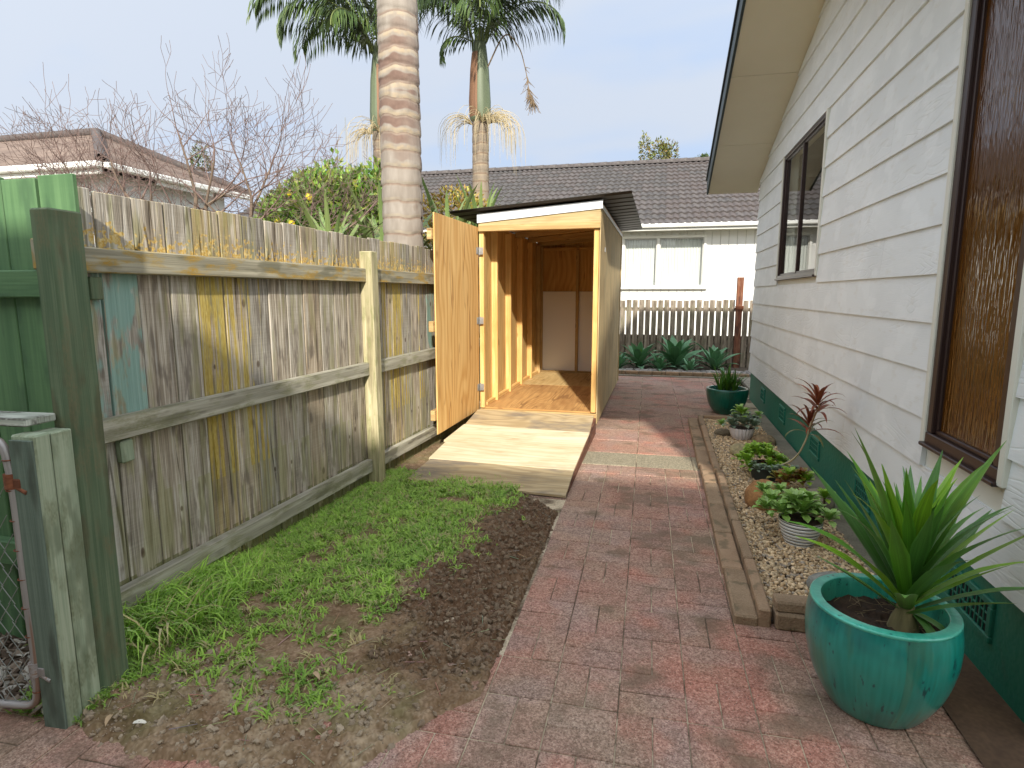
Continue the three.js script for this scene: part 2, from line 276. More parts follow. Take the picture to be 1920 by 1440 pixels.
const paveBump = tex(1024, 1024, (u, v) => 255 * (0.5 * vn(u * 190, v * 190) + 0.3 * vn(u * 90, v * 90) + 0.2 * vn(u * 380, v * 380)), { srgb: false, sx: 1.4, sy: 1.4 });
const mPave = [0xffffff, 0xf8f5f2, 0xfffaf6, 0xf2efec, 0xfaf8f2].map((c) => M({ map: paveTex, bumpMap: paveBump, bumpScale: 0.0035, color: c, roughness: 0.92 }));
const mPaveAgg = M({ map: tex(512, 512, (u, v) => { const a = TAB[((u * 300) & 255) + (((v * 300) & 255) << 8)], b = vn(u * 130, v * 130); return mix3([96, 88, 70], [186, 176, 150], clamp(a * 0.55 + b * 0.5)); }, { sx: 0.8, sy: 0.8 }), bumpMap: paveBump, bumpScale: 0.004, roughness: 0.92 });
const mSand = M({ map: tex(512, 512, (u, v) => mix3([86, 72, 56], [214, 198, 168], clamp(sst(0.35, 0.68, fbm(u * 6, v * 6, 4)) * 0.8 + (vn(u * 160, v * 160) - 0.4) * 0.4)), { sx: 2, sy: 2 }), roughness: 0.97 });
const mConcrete = M({ map: tex(512, 512, (u, v) => mix3([104, 98, 84], [160, 152, 134], clamp(fbm(u * 6, v * 6, 5) * 0.8 + (vn(u * 200, v * 200) - 0.5) * 0.4)), { sx: 1.2, sy: 1.2 }), bumpMap: paveBump, bumpScale: 0.003, roughness: 0.95 });
const kerbTint = [[128, 106, 82], [170, 146, 118]];
const mKerb = [0, 1, 2].map((k) => M({ map: tex(384, 384, (u, v) => { let c = mix3(...kerbTint, clamp(fbm(u * 8 + k * 9, v * 8, 4) * 0.9 + (vn(u * 260, v * 260) - 0.5) * 0.5)); c = mix3(c, [176, 142, 112], k === 1 ? 0.35 : 0); return mix3(c, [92, 84, 62], sst(0.58, 0.72, fbm(u * 12 + 4 + k * 5, v * 12, 4)) * 0.5); }, { sx: 0.8, sy: 0.8 }), bumpMap: paveBump, bumpScale: 0.004, roughness: 0.95 }));
const mRoofTile = [0, 1, 2].map((k) => M({ map: tex(256, 256, (u, v) => { let c = mix3([56, 53, 52], [90, 86, 84], clamp(fbm(u * 5 + k * 7, v * 5, 4) + (vn(u * 90, v * 90) - 0.5) * 0.4)); c = mix3(c, [112, 94, 88], [0, 0.16, 0.3][k]); return mix3(c, [116, 114, 106], sst(0.6, 0.75, fbm(u * 14, v * 14 + k, 3)) * 0.4); }, { sx: 1.0, sy: 1.0 }), roughness: 0.9 }));
const mBrownRoof = M({ map: tex(512, 512, (u, v) => { const b = Math.floor(v / 0.3), k = (v / 0.3) % 1; let c = mix3([96, 80, 70], [136, 118, 104], clamp(fbm(u * 4, v * 6, 4) + (vn(u * 3 + b * 9, b) - 0.5) * 0.4)); return mix3(c, [70, 56, 50], sst(0.9, 1, k) * 0.6); }, { sx: 3, sy: 3 }), roughness: 0.9 });
const mWhite = M({ color: 0xe6e6e0, roughness: 0.55 });
const mWhiteBoard = M({ color: 0xdededa, roughness: 0.5 });
const mCurtain = M({ map: tex(256, 64, (u, v) => mix3([214, 213, 210], [236, 235, 232], vn(u * 40, v * 2)), { sx: 2, sy: 1 }), roughness: 0.95 });
const mShedWhite = M({ color: 0xf0ede8, roughness: 0.6 });
const mSheetRoof = M({ color: 0x37332e, roughness: 0.5, metalness: 0.3 });
const mGalv = M({ map: tex(256, 256, (u, v) => mix3([150, 148, 146], [196, 196, 194], fbm(u * 20, v * 20, 4)), { sx: 0.5, sy: 0.5 }), roughness: 0.42, metalness: 0.75 });
const mFlash = M({ color: 0xd9dde0, roughness: 0.45, metalness: 0.1 });
const mTube = M({ map: tex(128, 512, (u, v) => { let c = mix3([134, 128, 126], [180, 174, 170], fbm(u * 12, v * 9, 4)); return mix3(c, [132, 96, 74], sst(0.56, 0.72, fbm(u * 9 + 4, v * 7, 4)) * 0.7); }, { sx: 1, sy: 1 }), roughness: 0.55, metalness: 0.35 });
const mWire = M({ color: 0x9a9c98, roughness: 0.5, metalness: 0.6 });
const mRust = M({ map: tex(64, 64, (u, v) => mix3([86, 48, 30], [150, 92, 62], fbm(u * 8, v * 8, 4))), roughness: 0.9 });
// ---------- ground and paving ----------
const mGround = M({ map: tex(512, 512, (u, v) => mix3([92, 86, 58], [120, 106, 78], clamp(fbm(u * 4, v * 4, 5))), { sx: 4, sy: 4 }), roughness: 1 });
{
  const g = new THREE.PlaneGeometry(240, 240); g.rotateX(-Math.PI / 2); const uv = g.attributes.uv; for (let i = 0; i < uv.count; i++) uv.setXY(i, uv.getX(i) * 240, uv.getY(i) * 240);
  const m = struct('ground', new THREE.Mesh(g, mGround)); m.position.set(0, -0.06, -40); m.receiveShadow = true;
}
const PATHTURN = 0.0185; // the paving runs a shade askew to the house
const path = struct('paved_path', new THREE.Group()); path.rotation.y = PATHTURN;
// local x across, z along; local origin as world origin
function flat(x0, x1, z0, z1, y, uvo = 0) {
  const g = new THREE.BufferGeometry(); g.setAttribute('position', new THREE.Float32BufferAttribute([x0, y, z0, x0, y, z1, x1, y, z1, x0, y, z0, x1, y, z1, x1, y, z0], 3)); g.computeVertexNormals();
  const p = g.attributes.position, uv = []; for (let i = 0; i < p.count; i++) uv.push(p.getX(i) + uvo, -p.getZ(i)); g.setAttribute('uv', new THREE.Float32BufferAttribute(uv, 2)); return g;
}
P(path, 'joint_sand', mergeGeometries([flat(-3.6, 1.5, 1.6, -5.0, -0.003), flat(-0.66, 1.45, -5.0, -10.75, -0.003)]), mSand);
{
  const r = rng(11);
  const paver = (x0, x1, z0, z1, mat, c = 0.0025) => {
    const w = x1 - x0 - 0.0045, d = z1 - z0 - 0.0045, h = 0.05, g = cboxRaw(w, h, d, c), cx = (x0 + x1) / 2, cz = (z0 + z1) / 2;
    const p = g.attributes.position, uv = new Float32Array(p.count * 2); for (let i = 0; i < p.count; i++) { uv[i * 2] = p.getX(i) + cx + 2.6; uv[i * 2 + 1] = -(p.getZ(i) + cz); } g.setAttribute('uv', new THREE.BufferAttribute(uv, 2));
    P(path, 'paver', g, mat, cx, -h / 2 + 0.0015 + (r() - 0.5) * 0.003, cz, (r() - 0.5) * 0.012, 0, (r() - 0.5) * 0.012);
  };
  const Mo = 0.236, x0 = -0.53, pick = () => mPave[Math.floor(r() * 5)];
  const bad = (cx, cz) => (cx < -0.53 && cz < -2.2 && cz > -4.0) || (cx > 0.66 && cz < -2.62) || (cx > 1.2);
  for (let i = -7; i < 8; i++) for (let j = 0; j < 17; j++) {
    const xa = x0 + i * Mo, za = -0.99 - j * Mo, vert = (i + j) & 1;
    for (let k = 0; k < 2; k++) {
      const q = vert ? [xa + k * Mo / 2, xa + (k + 1) * Mo / 2, za - Mo, za] : [xa, xa + Mo, za - Mo + k * Mo / 2, za - Mo + (k + 1) * Mo / 2];
      if (!bad((q[0] + q[1]) / 2, (q[2] + q[3]) / 2) && !(i > 4 && j > 6) && !(i < 0 && j > 4 && !(i > -3 && j > 12)) && !(i < -5 && j > 2)) paver(...q, pick());
    }
  }
  // wide slabs further along
  const zs = [-5.002, -5.42, -5.9, -6.38, -6.86, -7.34, -7.82, -8.3, -8.78, -9.26, -9.74, -10.22, -10.7];
  for (let j = 0; j < zs.length - 1; j++) for (let i = 0; i < (j > 8 ? 4 : 3); i++) { const xa = -0.53 + i * 0.472; paver(xa, xa + 0.472, zs[j + 1], zs[j], j === 0 ? mPaveAgg : pick(), 0.005); }
}
function cboxRaw(w, h, d, c) { const g = cbox(w, h, d, c).clone(); return g; }

// brick kerb in front of the agave bed and the concrete patch beside the house corner
{
  const g = struct('bed_ground', new THREE.Group());
  const soilM = M({ map: tex(512, 512, (u, v) => mix3([60, 50, 40], [112, 98, 80], clamp(fbm(u * 9, v * 9, 5) * 0.8 + (vn(u * 120, v * 120) - 0.5) * 0.5)), { sx: 1.5, sy: 1.5 }), roughness: 1 });
  P(g, 'agave_bed_soil', flat(-1.0, 3.2, -10.95, -12.6, 0.03), soilM);
  P(g, 'gravel_base', flat(0.5, 1.12, -2.66, -7.3, 0.015), soilM);
  P(g, 'concrete_patch', cbox(0.55, 0.05, 1.9, 0.006), mConcrete, 1.62, 0.01, -9.9);
  P(g, 'house_strip', cbox(0.15, 0.06, 4.6, 0.01), mConcrete, 1.165, 0.015, -5.1);
  P(g, 'dirt_strip', flat(1.02, 1.28, 0.4, -2.75, 0.0085), M({ map: tex(256, 256, (u, v) => mix3([70, 52, 38], [108, 84, 62], clamp(fbm(u * 8, v * 8, 5) + (vn(u * 100, v * 100) - 0.5) * 0.4)), { sx: 0.8, sy: 0.8 }), roughness: 1 }));
}
{
  const t = thing('brick_kerb', 'low row of brown bricks edging the agave bed at path end', 'kerb', [0.3, 0, -10.84]);
  for (let k = 0; k < 10; k++) P(t, 'brick', cbox(0.226, 0.1, 0.1, 0.006, k % 3), mKerb[k % 3], -0.98 + k * 0.232, 0.03, (k * 7 % 5 - 2) * 0.002);
  const b = thing('concrete_strip', 'thin pale concrete strip along the far end of path', 'strip', [0.3, 0, -10.73]);
  for (let k = 0; k < 3; k++) P(b, 'slab', cbox(0.76, 0.05, 0.09, 0.005, k), mConcrete, -0.78 + k * 0.765, -0.005, 0);
}
// edging of the gravel bed: low outer blocks and narrow raised inner blocks
{
  const t = thing('gravel_bed_edging', 'weathered brown concrete block edging between brick path and gravel bed', 'edging', [0.44, 0, -4.8]), r = rng(4);
  for (let k = 0; k < 9; k++) { const z = -2.62 - k * 0.485 - 0.24, sh = k < 5 ? 0 : -0.012; P(t, 'outer_block', cbox(0.102, 0.09, 0.475, 0.008, k % 4), mKerb[k % 3], 0.413 + sh + r() * 0.006 - 0.44, 0.0 + r() * 0.006, z + 4.8, 0, (r() - 0.5) * 0.014); }
  for (let k = 0; k < 8; k++) { const z = -2.62 - k * 0.545 - 0.27, sh = k < 4 ? 0 : -0.014; P(t, 'inner_block', cbox(0.052, 0.13, 0.53, 0.007, k % 4), mKerb[(k + 1) % 3], 0.493 + sh + r() * 0.006 - 0.44, 0.018 + r() * 0.006, z + 4.8, 0, (r() - 0.5) * 0.014); }
  P(t, 'end_block', cbox(0.46, 0.075, 0.1, 0.008), mKerb[0], 0.765 - 0.44, 0.04, -2.665 + 4.8, 0, 0.01); P(t, 'end_block', cbox(0.44, 0.05, 0.09, 0.008, 1), mKerb[2], 0.755 - 0.44, 0.101, -2.678 + 4.8, 0, 0.016);
  P(t, 'end_block', cbox(0.46, 0.11, 0.06, 0.008, 2), mKerb[1], 0.76 - 0.44, 0.015, -7.05 + 4.8);
}

// ---------- the white house on the right ----------
const WX = 1.235, RISE = 0.30, EAVE = 2.925, ZF = -8.76, ZN = -2.05, ZR = (ZF + ZN) / 2, ytop = (z) => EAVE + RISE * (z < ZR ? z - ZF : ZN - z);
const house = thing('white_house', 'white weatherboard house with green base and dark window frames', 'house', [WX, 0, ZR]);
{
  const wins = [[-7.07, -5.4, 1.6, 2.868], [-3.085, -2.46, 0.768, 2.868]]; // z far, z near, y bottom, y top
  // sheathing behind the boards with real openings
  const gz = (z) => -(z - ZR); // prism x runs towards the far end after turning
  const core = prism([[gz(ZF), 0.38], [gz(ZF), ytop(ZF)], [0, ytop(ZR)], [gz(ZN), ytop(ZN)], [gz(ZN), 0.38]], 0.12, wins.map(([a, b, c, d]) => [[gz(a), c], [gz(a), d], [gz(b), d], [gz(b), c]]));
  P(house, 'wall', core, mTrim, 0.007, 0, 0, 0, Math.PI / 2, 0); // extrudes away from the path
  const top2 = (z) => ytop(z) - 0.006;
  const r = rng(77);
  const board = (pts, y0) => { // pts: convex polygon [z,y] in world
    const pos = [], uv = [], ou = r() * 3, ov = r() * 0.9, out = (y) => -(0.004 + 0.015 * clamp((y0 + 0.2225 - y) / 0.2225));
    const push = (x, z, y) => { pos.push(x, y, z - ZR); uv.push(z + ou, y + ov); };
    const n = pts.length;
    for (let i = 1; i < n - 1; i++) for (const k of [0, i, i + 1]) push(out(pts[k][1]), pts[k][0], pts[k][1]);
    for (let i = 0; i < n; i++) { const a = pts[i], b = pts[(i + 1) % n]; for (const [p, o] of [[a, 1], [a, 0], [b, 0], [a, 1], [b, 0], [b, 1]]) push(o ? out(p[1]) : 0.006, p[0], p[1]); }
    const g = new THREE.BufferGeometry(); g.setAttribute('position', new THREE.Float32BufferAttribute(pos, 3)); g.setAttribute('uv', new THREE.Float32BufferAttribute(uv, 2)); g.computeVertexNormals();
    P(house, 'weatherboard', g, mBoard);
  };
  const clip = (za, zb, y0, y1) => { // rectangle cut by the roof slopes
    const c = []; const N = 24; let poly = [[za, y0], [zb, y0], [zb, y1], [za, y1]];
    for (const [nz, ny, d] of [[RISE, -1, -(EAVE - RISE * ZF)], [-RISE, -1, -(EAVE + RISE * ZN)]]) { // keep ny*y + nz*z - d >= 0
      const f = ([z, y]) => nz * z + ny * y - d - 0.006, o = [];
      for (let i = 0; i < poly.length; i++) { const a = poly[i], b = poly[(i + 1) % poly.length], fa = f(a), fb = f(b); if (fa >= 0) o.push(a); if (fa * fb < 0) { const t = fa / (fa - fb); o.push([mix(a[0], b[0], t), mix(a[1], b[1], t)]); } }
      poly = o; if (poly.length < 3) return null;
    }
    return poly;
  };
  for (let k = 0; k < 17; k++) {
    const y0 = 0.425 + (k - 0) * 0.2225 - (k === 0 ? 0.03 : 0), y1 = 0.425 + (k + 1) * 0.2225 + 0.0;
    let spans = [[ZF, ZN]];
    for (const [a, b, c, d] of wins) { const A = a - 0.035, B = b + 0.035; if (y1 > c + 0.06 && y0 < d - 0.06) spans = spans.flatMap(([p, q]) => [[p, Math.min(q, A)], [Math.max(p, B), q]].filter(([x, y]) => y - x > 0.05)); }
    const cut = [-4.35, -6.1, -3.9][k % 3]; spans = spans.flatMap(([p, q]) => (p < cut - 0.4 && q > cut + 0.4 ? [[p, cut - 0.0008], [cut + 0.0008, q]] : [[p, q]]));
    for (const [p, q] of spans) { const g = clip(p, q, y0, y1); if (g) board(g, y0); }
  }
  // window joinery
  const winFrame = (name, label, [a, b, c, d], mull, glass, fw) => {
    const w = new THREE.Group(); w.name = name; w.userData.label = label; w.position.set(0, 0, 0); house.add(w);
    const Z = (z) => z - ZR, len = b - a, h = d - c, cy = (c + d) / 2, cz = Z((a + b) / 2);
    P(w, 'frame', cbox(0.062, fw, len, 0.004), mFrame, 0.012, d - fw / 2, cz); P(w, 'frame', cbox(0.066, fw, len, 0.004), mFrame, 0.011, c + fw / 2, cz);
    P(w, 'frame', cbox(0.06, h - fw * 2 - 0.001, fw, 0.004), mFrame, 0.012, cy, Z(a) + fw / 2); P(w, 'frame', cbox(0.06, h - fw * 2 - 0.001, fw, 0.004), mFrame, 0.012, cy, Z(b) - fw / 2);
    // inner lip
    const l = 0.02; for (const [yy, zz, hh, ll] of [[d - fw - l / 2, cz, l, len - 2 * fw], [c + fw + l / 2, cz, l, len - 2 * fw], [cy, Z(a) + fw + l / 2, h - 2 * fw - 2 * l, l], [cy, Z(b) - fw - l / 2, h - 2 * fw - 2 * l, l]]) P(w, 'frame', cbox(0.03, hh - 0.001, ll - 0.001, 0.003), mFrame, 0.014, yy, zz);
    P(w, 'sill', cbox(0.05, 0.018, len + 0.02, 0.004), mFrame, -0.018, c - 0.006, cz);
    const edges = [a + fw, ...mull, b - fw];
    for (const m of mull) P(w, 'mullion', cbox(0.036, h - 2 * fw, 0.034, 0.004), mFrame, 0.012, cy, Z(m));
    for (let i = 0; i < edges.length - 1; i++) { const g = new THREE.PlaneGeometry(edges[i + 1] - edges[i] - 0.01, h - 2 * fw - 0.01); const uv = g.attributes.uv; for (let k = 0; k < uv.count; k++) uv.setXY(k, uv.getX(k) * (edges[i + 1] - edges[i]), uv.getY(k) * h); P(w, 'pane', g, glass, 0.012, cy, Z((edges[i] + edges[i + 1]) / 2), 0, -Math.PI / 2, (i - 0.4) * 0.002); }
    // painted side trims
    for (const z of [a - 0.022, b + 0.022]) P(w, 'trim', cbox(0.03, h + 0.02, 0.04, 0.004), mTrim, -0.012, cy, Z(z));
  };
  winFrame('window', 'sliding window with dark brown frame', wins[0], [-6.24], mGlass, 0.036);
  winFrame('amber_window', 'narrow window of rippled amber glass', wins[1], [], mAmber, 0.05);
  // net curtain inside the sliding window
  // base with raised vents
  const vents = [[-2.61, 0.3, 10], [-3.93, 0.24, 8], [-5.11, 0.24, 8], [-6.45, 0.22, 6], [-7.64, 0.2, 6]];
  P(house, 'base', prism([[gz(ZF) - 0.02, -0.05], [gz(ZF) - 0.02, 0.4], [gz(ZN) + 0.02, 0.4], [gz(ZN) + 0.02, -0.05]], 0.1), mBaseGreen, 0.012, 0, 0, 0, Math.PI / 2, 0);
  for (const [z, wd, n] of vents) {
    const v = new THREE.Group(); v.name = 'vent'; v.position.set(0.012, 0.235, z - ZR); house.add(v);
    P(v, 'hole_shade_plate', cbox(0.006, 0.115, wd, 0.001), mHoleShade, -0.002, 0, 0);  // dark plate on the solid base, painted in for shaded vent openings
    for (const y of [-0.07, 0.07]) P(v, 'rim', cbox(0.022, 0.028, wd + 0.06, 0.004), mBaseGreen, -0.003, y, 0);
    for (const s of [-1, 1]) P(v, 'rim', cbox(0.022, 0.112, 0.03, 0.004), mBaseGreen, -0.003, 0, s * (wd / 2 + 0.014));
    for (let i = 1; i < n; i++) P(v, 'bar', cbox(0.012, 0.113, 0.008, 0.001), mBaseGreen, -0.004, 0, -wd / 2 + wd * i / n);
    for (const y of [-0.02, 0.02]) P(v, 'bar', cbox(0.01, 0.008, wd, 0.001), mBaseGreen, -0.0035, y, 0);
  }
  // gable overhang: soffit, barge and roof
  const OV = 0.635, sl = Math.atan(RISE);
  for (const s of [-1, 1]) {
    const L = (ZN - ZF) / 2 + (s < 0 ? 0.35 : 0.06), len = L / Math.cos(sl), zc = s * L / 2, yc = ytop(ZR) - RISE * L / 2;
    const far = s < 0;
    const n = far ? 3 : 2; for (let i = 0; i < n; i++) { const t = (i + 0.5) / n; P(house, 'soffit_panel', cbox(OV + 0.02, 0.012, len / n - 0.006, 0.003, i), mSoffit, -OV / 2 - 0.0, ytop(ZR) - RISE * L * t + 0.006, s * L * t, far ? -sl : sl, 0, 0); }
    P(house, 'barge_board', cbox(0.025, 0.19, len, 0.004), M({ color: 0x2b3b3c, roughness: 0.5 }), -OV - 0.014, yc + 0.085, zc, far ? -sl : sl, 0, 0);
    P(house, 'barge_cap', cbox(0.05, 0.03, len + 0.02, 0.004), M({ color: 0x1c2a33, roughness: 0.45 }), -OV - 0.02, yc + 0.2, zc, far ? -sl : sl, 0, 0);
    P(house, 'roof', cbox(9 + OV, 0.1, len, 0.01), mRoofTile[0], 4.5 - OV / 2, yc + 0.13, zc, far ? -sl : sl, 0, 0);
  }
  // other walls
  P(house, 'end_wall', cbox(8.8, 2.6, 0.12, 0.01), mTrim, 4.55, 1.62, ZF - ZR + 0.062); P(house, 'end_wall', cbox(8.8, 2.6, 0.12, 0.01), mTrim, 4.55, 1.62, ZN - ZR - 0.062);
  P(house, 'back_wall', prism([[gz(ZF), 0], [gz(ZF), ytop(ZF)], [0, ytop(ZR)], [gz(ZN), ytop(ZN)], [gz(ZN), 0]], 0.12), mTrim, 9.07, 0, 0, 0, Math.PI / 2, 0);
  P(house, 'floor', cbox(8.8, 0.1, ZN - ZF - 0.3, 0.01), M({ color: 0x6b5138 }), 4.55, 0.44, 0); P(house, 'partition', cbox(0.08, 2.8, ZN - ZF - 0.3, 0.01), M({ color: 0xb9b2a4 }), 2.6, 1.9, 0); P(house, 'partition', cbox(2.3, 2.8, 0.08, 0.01), M({ color: 0xb9a488 }), 1.35, 1.9, -4.4 - ZR);
  P(house, 'end_base', cbox(8.8, 0.42, 0.12, 0.01), mBaseGreen, 4.55, 0.11, ZF - ZR + 0.062); P(house, 'end_base', cbox(8.8, 0.42, 0.12, 0.01), mBaseGreen, 4.55, 0.11, ZN - ZR - 0.062);
}
// ---------- the timber shed ----------
const shed = thing('garden_shed', 'new plywood garden shed with open door and dark sheet roof', 'shed', [-1.275, 0, -7.95]);
{
  const S = (n, g, m, x, y, z, rx, ry, rz) => PW(shed, n, g, m, x, y, z, rx, ry, rz);
  const XL = -1.93, XR = -0.62, ZF_ = -6.34, ZB = -9.62, FY = 0.185, hT = (x) => 2.235 + (x - XL) * 0.078; // top of walls
  // skids and floor
  for (const x of [-1.86, -1.28, -0.7]) S('skid', cbox(0.09, 0.12, 3.1, 0.005), mPineGrey, x, 0.075, -7.95);
  S('floor_panel', cbox(1.27, 0.018, 1.78, 0.002), mPlyFloor, -1.275, FY - 0.01, -7.25); S('floor_panel', cbox(0.84, 0.018, 1.42, 0.002, 2), mPlyFloorPale, -1.49, FY - 0.0095, -8.857); S('floor_panel', cbox(0.42, 0.018, 1.42, 0.002, 1), mPlyFloorPale, -0.858, FY - 0.0105, -8.857);
  S('floor_edge', cbox(1.3, 0.1, 0.03, 0.003), mPineGrey, -1.275, 0.12, ZF_ + 0.012);
  // left wall: panels outside, studs inside
  for (const [a, b, k] of [[-6.36, -7.55, 0], [-7.553, -8.75, 1], [-8.753, ZB, 2]]) S('wall_panel', cbox(0.01, hT(XL) - 0.12, a - b, 0.002, k), mPlyWall, XL + 0.005, (hT(XL) + 0.12) / 2, (a + b) / 2);
  for (const z of [-6.82, -7.47, -8.12, -8.77, -9.4]) S('stud', cbox(0.072, hT(XL) - FY - 0.05, 0.046, 0.003, Math.round(-z * 7) % 4), z < -9 ? mPineGrey : mPine, XL + 0.046, (hT(XL) + FY - 0.05) / 2, z);
  S('bottom_plate', cbox(0.046, 0.04, 3.1, 0.003), mPine, XL + 0.034, FY + 0.02, -8.0);
  // right wall
  for (const [a, b, k] of [[-6.345, -7.694, 0], [-7.708, -8.994, 1], [-9.008, ZB, 2]]) S('wall_panel', cbox(0.012, hT(XR) - 0.06, a - b, 0.002, k + 1), mPlySide, XR - 0.006 + (k === 1 ? -0.001 : 0), (hT(XR) + 0.06) / 2, (a + b) / 2);
  for (const z of [-6.95, -7.66, -8.3, -9.02, -9.56]) S('stud', cbox(0.07, hT(XR) - FY - 0.05, 0.045, 0.003, 2), mPine, XR - 0.05, (hT(XR) + FY - 0.05) / 2, z);
  S('cover_strip', cbox(0.012, hT(XR) - 0.08, 0.05, 0.002), mPlySide, XR + 0.0065, (hT(XR) + 0.08) / 2, -9.57);
  // back wall: bare ply above, white panel below
  const w = XR - XL - 0.03;
  S('wall_panel', cbox(w, 2.15, 0.01, 0.002), mPlyRaw, (XL + XR) / 2, 1.2, ZB + 0.004);
  S('back_panel', cbox(w - 0.03, 1.29, 0.012, 0.002), mShedWhite, (XL + XR) / 2, FY + 0.65, ZB + 0.02);
  for (const x of [-1.865, -1.285, -0.72]) S('stud', cbox(0.044, 2.0, 0.05, 0.003, 1), mPineGrey, x, FY + 1.0, ZB + 0.055);
  S('bottom_plate', cbox(w - 0.05, 0.022, 0.06, 0.003), mPineGrey, (XL + XR) / 2, FY + 0.011, ZB + 0.061);
  S('nogging', cbox(w - 0.16, 0.045, 0.05, 0.003), mPlyRaw, (XL + XR) / 2, 2.14, ZB + 0.055);
  // front frame
  S('jamb', cbox(0.052, 1.93, 0.07, 0.003), mPine, -1.9, FY + 0.96, ZF_ - 0.03); S('jamb', cbox(0.052, 1.93, 0.07, 0.003, 2), mPine, -0.662, FY + 0.96, ZF_ - 0.03);
  const lin = prism([[-1.922, 2.105], [-0.622, 2.112], [-0.622, 2.306], [-1.922, 2.196]], 0.018); S('lintel', lin, mPlySide, 0, 0, ZF_ + 0.012);
  S('lintel_board', cbox(1.296, 0.062, 0.016, 0.003), mPineGrey, -1.273, 2.139, ZF_ + 0.0385, 0, 0, 0.004);
  S('lintel_frame', cbox(1.26, 0.09, 0.045, 0.003, 1), mPine, -1.275, 2.155, ZF_ - 0.02);
  S('flashing', prism([[-1.934, 2.193], [-0.607, 2.303], [-0.6, 2.385], [-1.934, 2.285]], 0.012), mFlash, 0, 0, ZF_ + 0.033);
  S('side_flashing', cbox(0.012, 0.04, 3.25, 0.002), mFlash, XR + 0.009, 2.33, -7.98);
  // rafters and roof sheet
  const th = Math.atan(0.0795);
  for (const z of [-6.42, -7.2, -8.0, -8.8, -9.5]) S('rafter', cbox(1.29, 0.07, 0.045, 0.003), mPineGrey, -1.275, 2.268, z, 0, 0, th);
  S('ceiling_panel', cbox(1.33, 0.01, 3.2, 0.002), mPlyRaw, -1.275, 2.314, -7.99, 0, 0, th);
  { // profiled roof sheet
    const pos = [], idx = [], NX = 2, NZ = 130; const x0 = -2.22, x1 = -0.31, z0 = -6.2, z1 = -9.78;
    const prof = (k) => { const q = k % 10; return q < 2 ? 0.018 : q === 2 ? 0.0 : q === 9 ? 0.0 : 0; };
    for (const lay of [0, -0.003]) for (let k = 0; k <= NZ; k++) for (const x of [x0, x1]) pos.push(x, 2.292 + (x - x0) * 0.0735 + prof(k) + lay + 0.002, mix(z0, z1, k / NZ));
    const o = (NZ + 1) * 2; for (let k = 0; k < NZ; k++) { const a = k * 2; idx.push(a, a + 1, a + 2, a + 1, a + 3, a + 2, o + a, o + a + 2, o + a + 1, o + a + 1, o + a + 2, o + a + 3, a, a + 2, o + a, a + 2, o + a + 2, o + a, a + 1, o + a + 1, a + 3, a + 3, o + a + 1, o + a + 3); }
    idx.push(0, o, 1, 1, o, o + 1); let g = new THREE.BufferGeometry(); g.setAttribute('position', new THREE.Float32BufferAttribute(pos, 3)); g.setIndex(idx); g = g.toNonIndexed(); g.computeVertexNormals(); boxUV(g);
    const m = S('roof', g, mSheetRoof, 0, 0, 0);
  }
  S('latch', cbox(0.006, 0.05, 0.09, 0.001), mGalv, XR + 0.003, 1.93, -6.86);
  // open door, hinged on the left jamb and swung flat towards the camera
  const door = new THREE.Group(); door.name = 'door'; door.position.set(-1.932 + 1.275, 0, -6.31 + 7.95); door.rotation.y = -0.012; shed.add(door);
  P(door, 'panel', cbox(0.014, 1.985, 1.25, 0.002), mPlyDoor, 0, 0.165 + 0.9925, 0.635);
  for (const y of [0.345, 1.155, 1.965]) P(door, 'batten', cbox(0.045, 0.095, 1.27, 0.004, Math.round(y)), mPineGrey, -0.031, y, 0.66);
  for (const y of [0.42, 1.155, 1.9]) {
    const h = new THREE.Group(); h.name = 'hinge'; h.position.set(0.01, y, 0); door.add(h);
    P(h, 'leaf_plate', cbox(0.004, 0.075, 0.07, 0.001), mGalv, 0.0, 0, 0.045); P(h, 'knuckle', new THREE.CylinderGeometry(0.008, 0.008, 0.085, 8), mGalv, 0.008, 0, 0.0); P(h, 'leaf_plate', cbox(0.04, 0.075, 0.004, 0.001), mGalv, 0.034, 0, 0.013);
  }
}
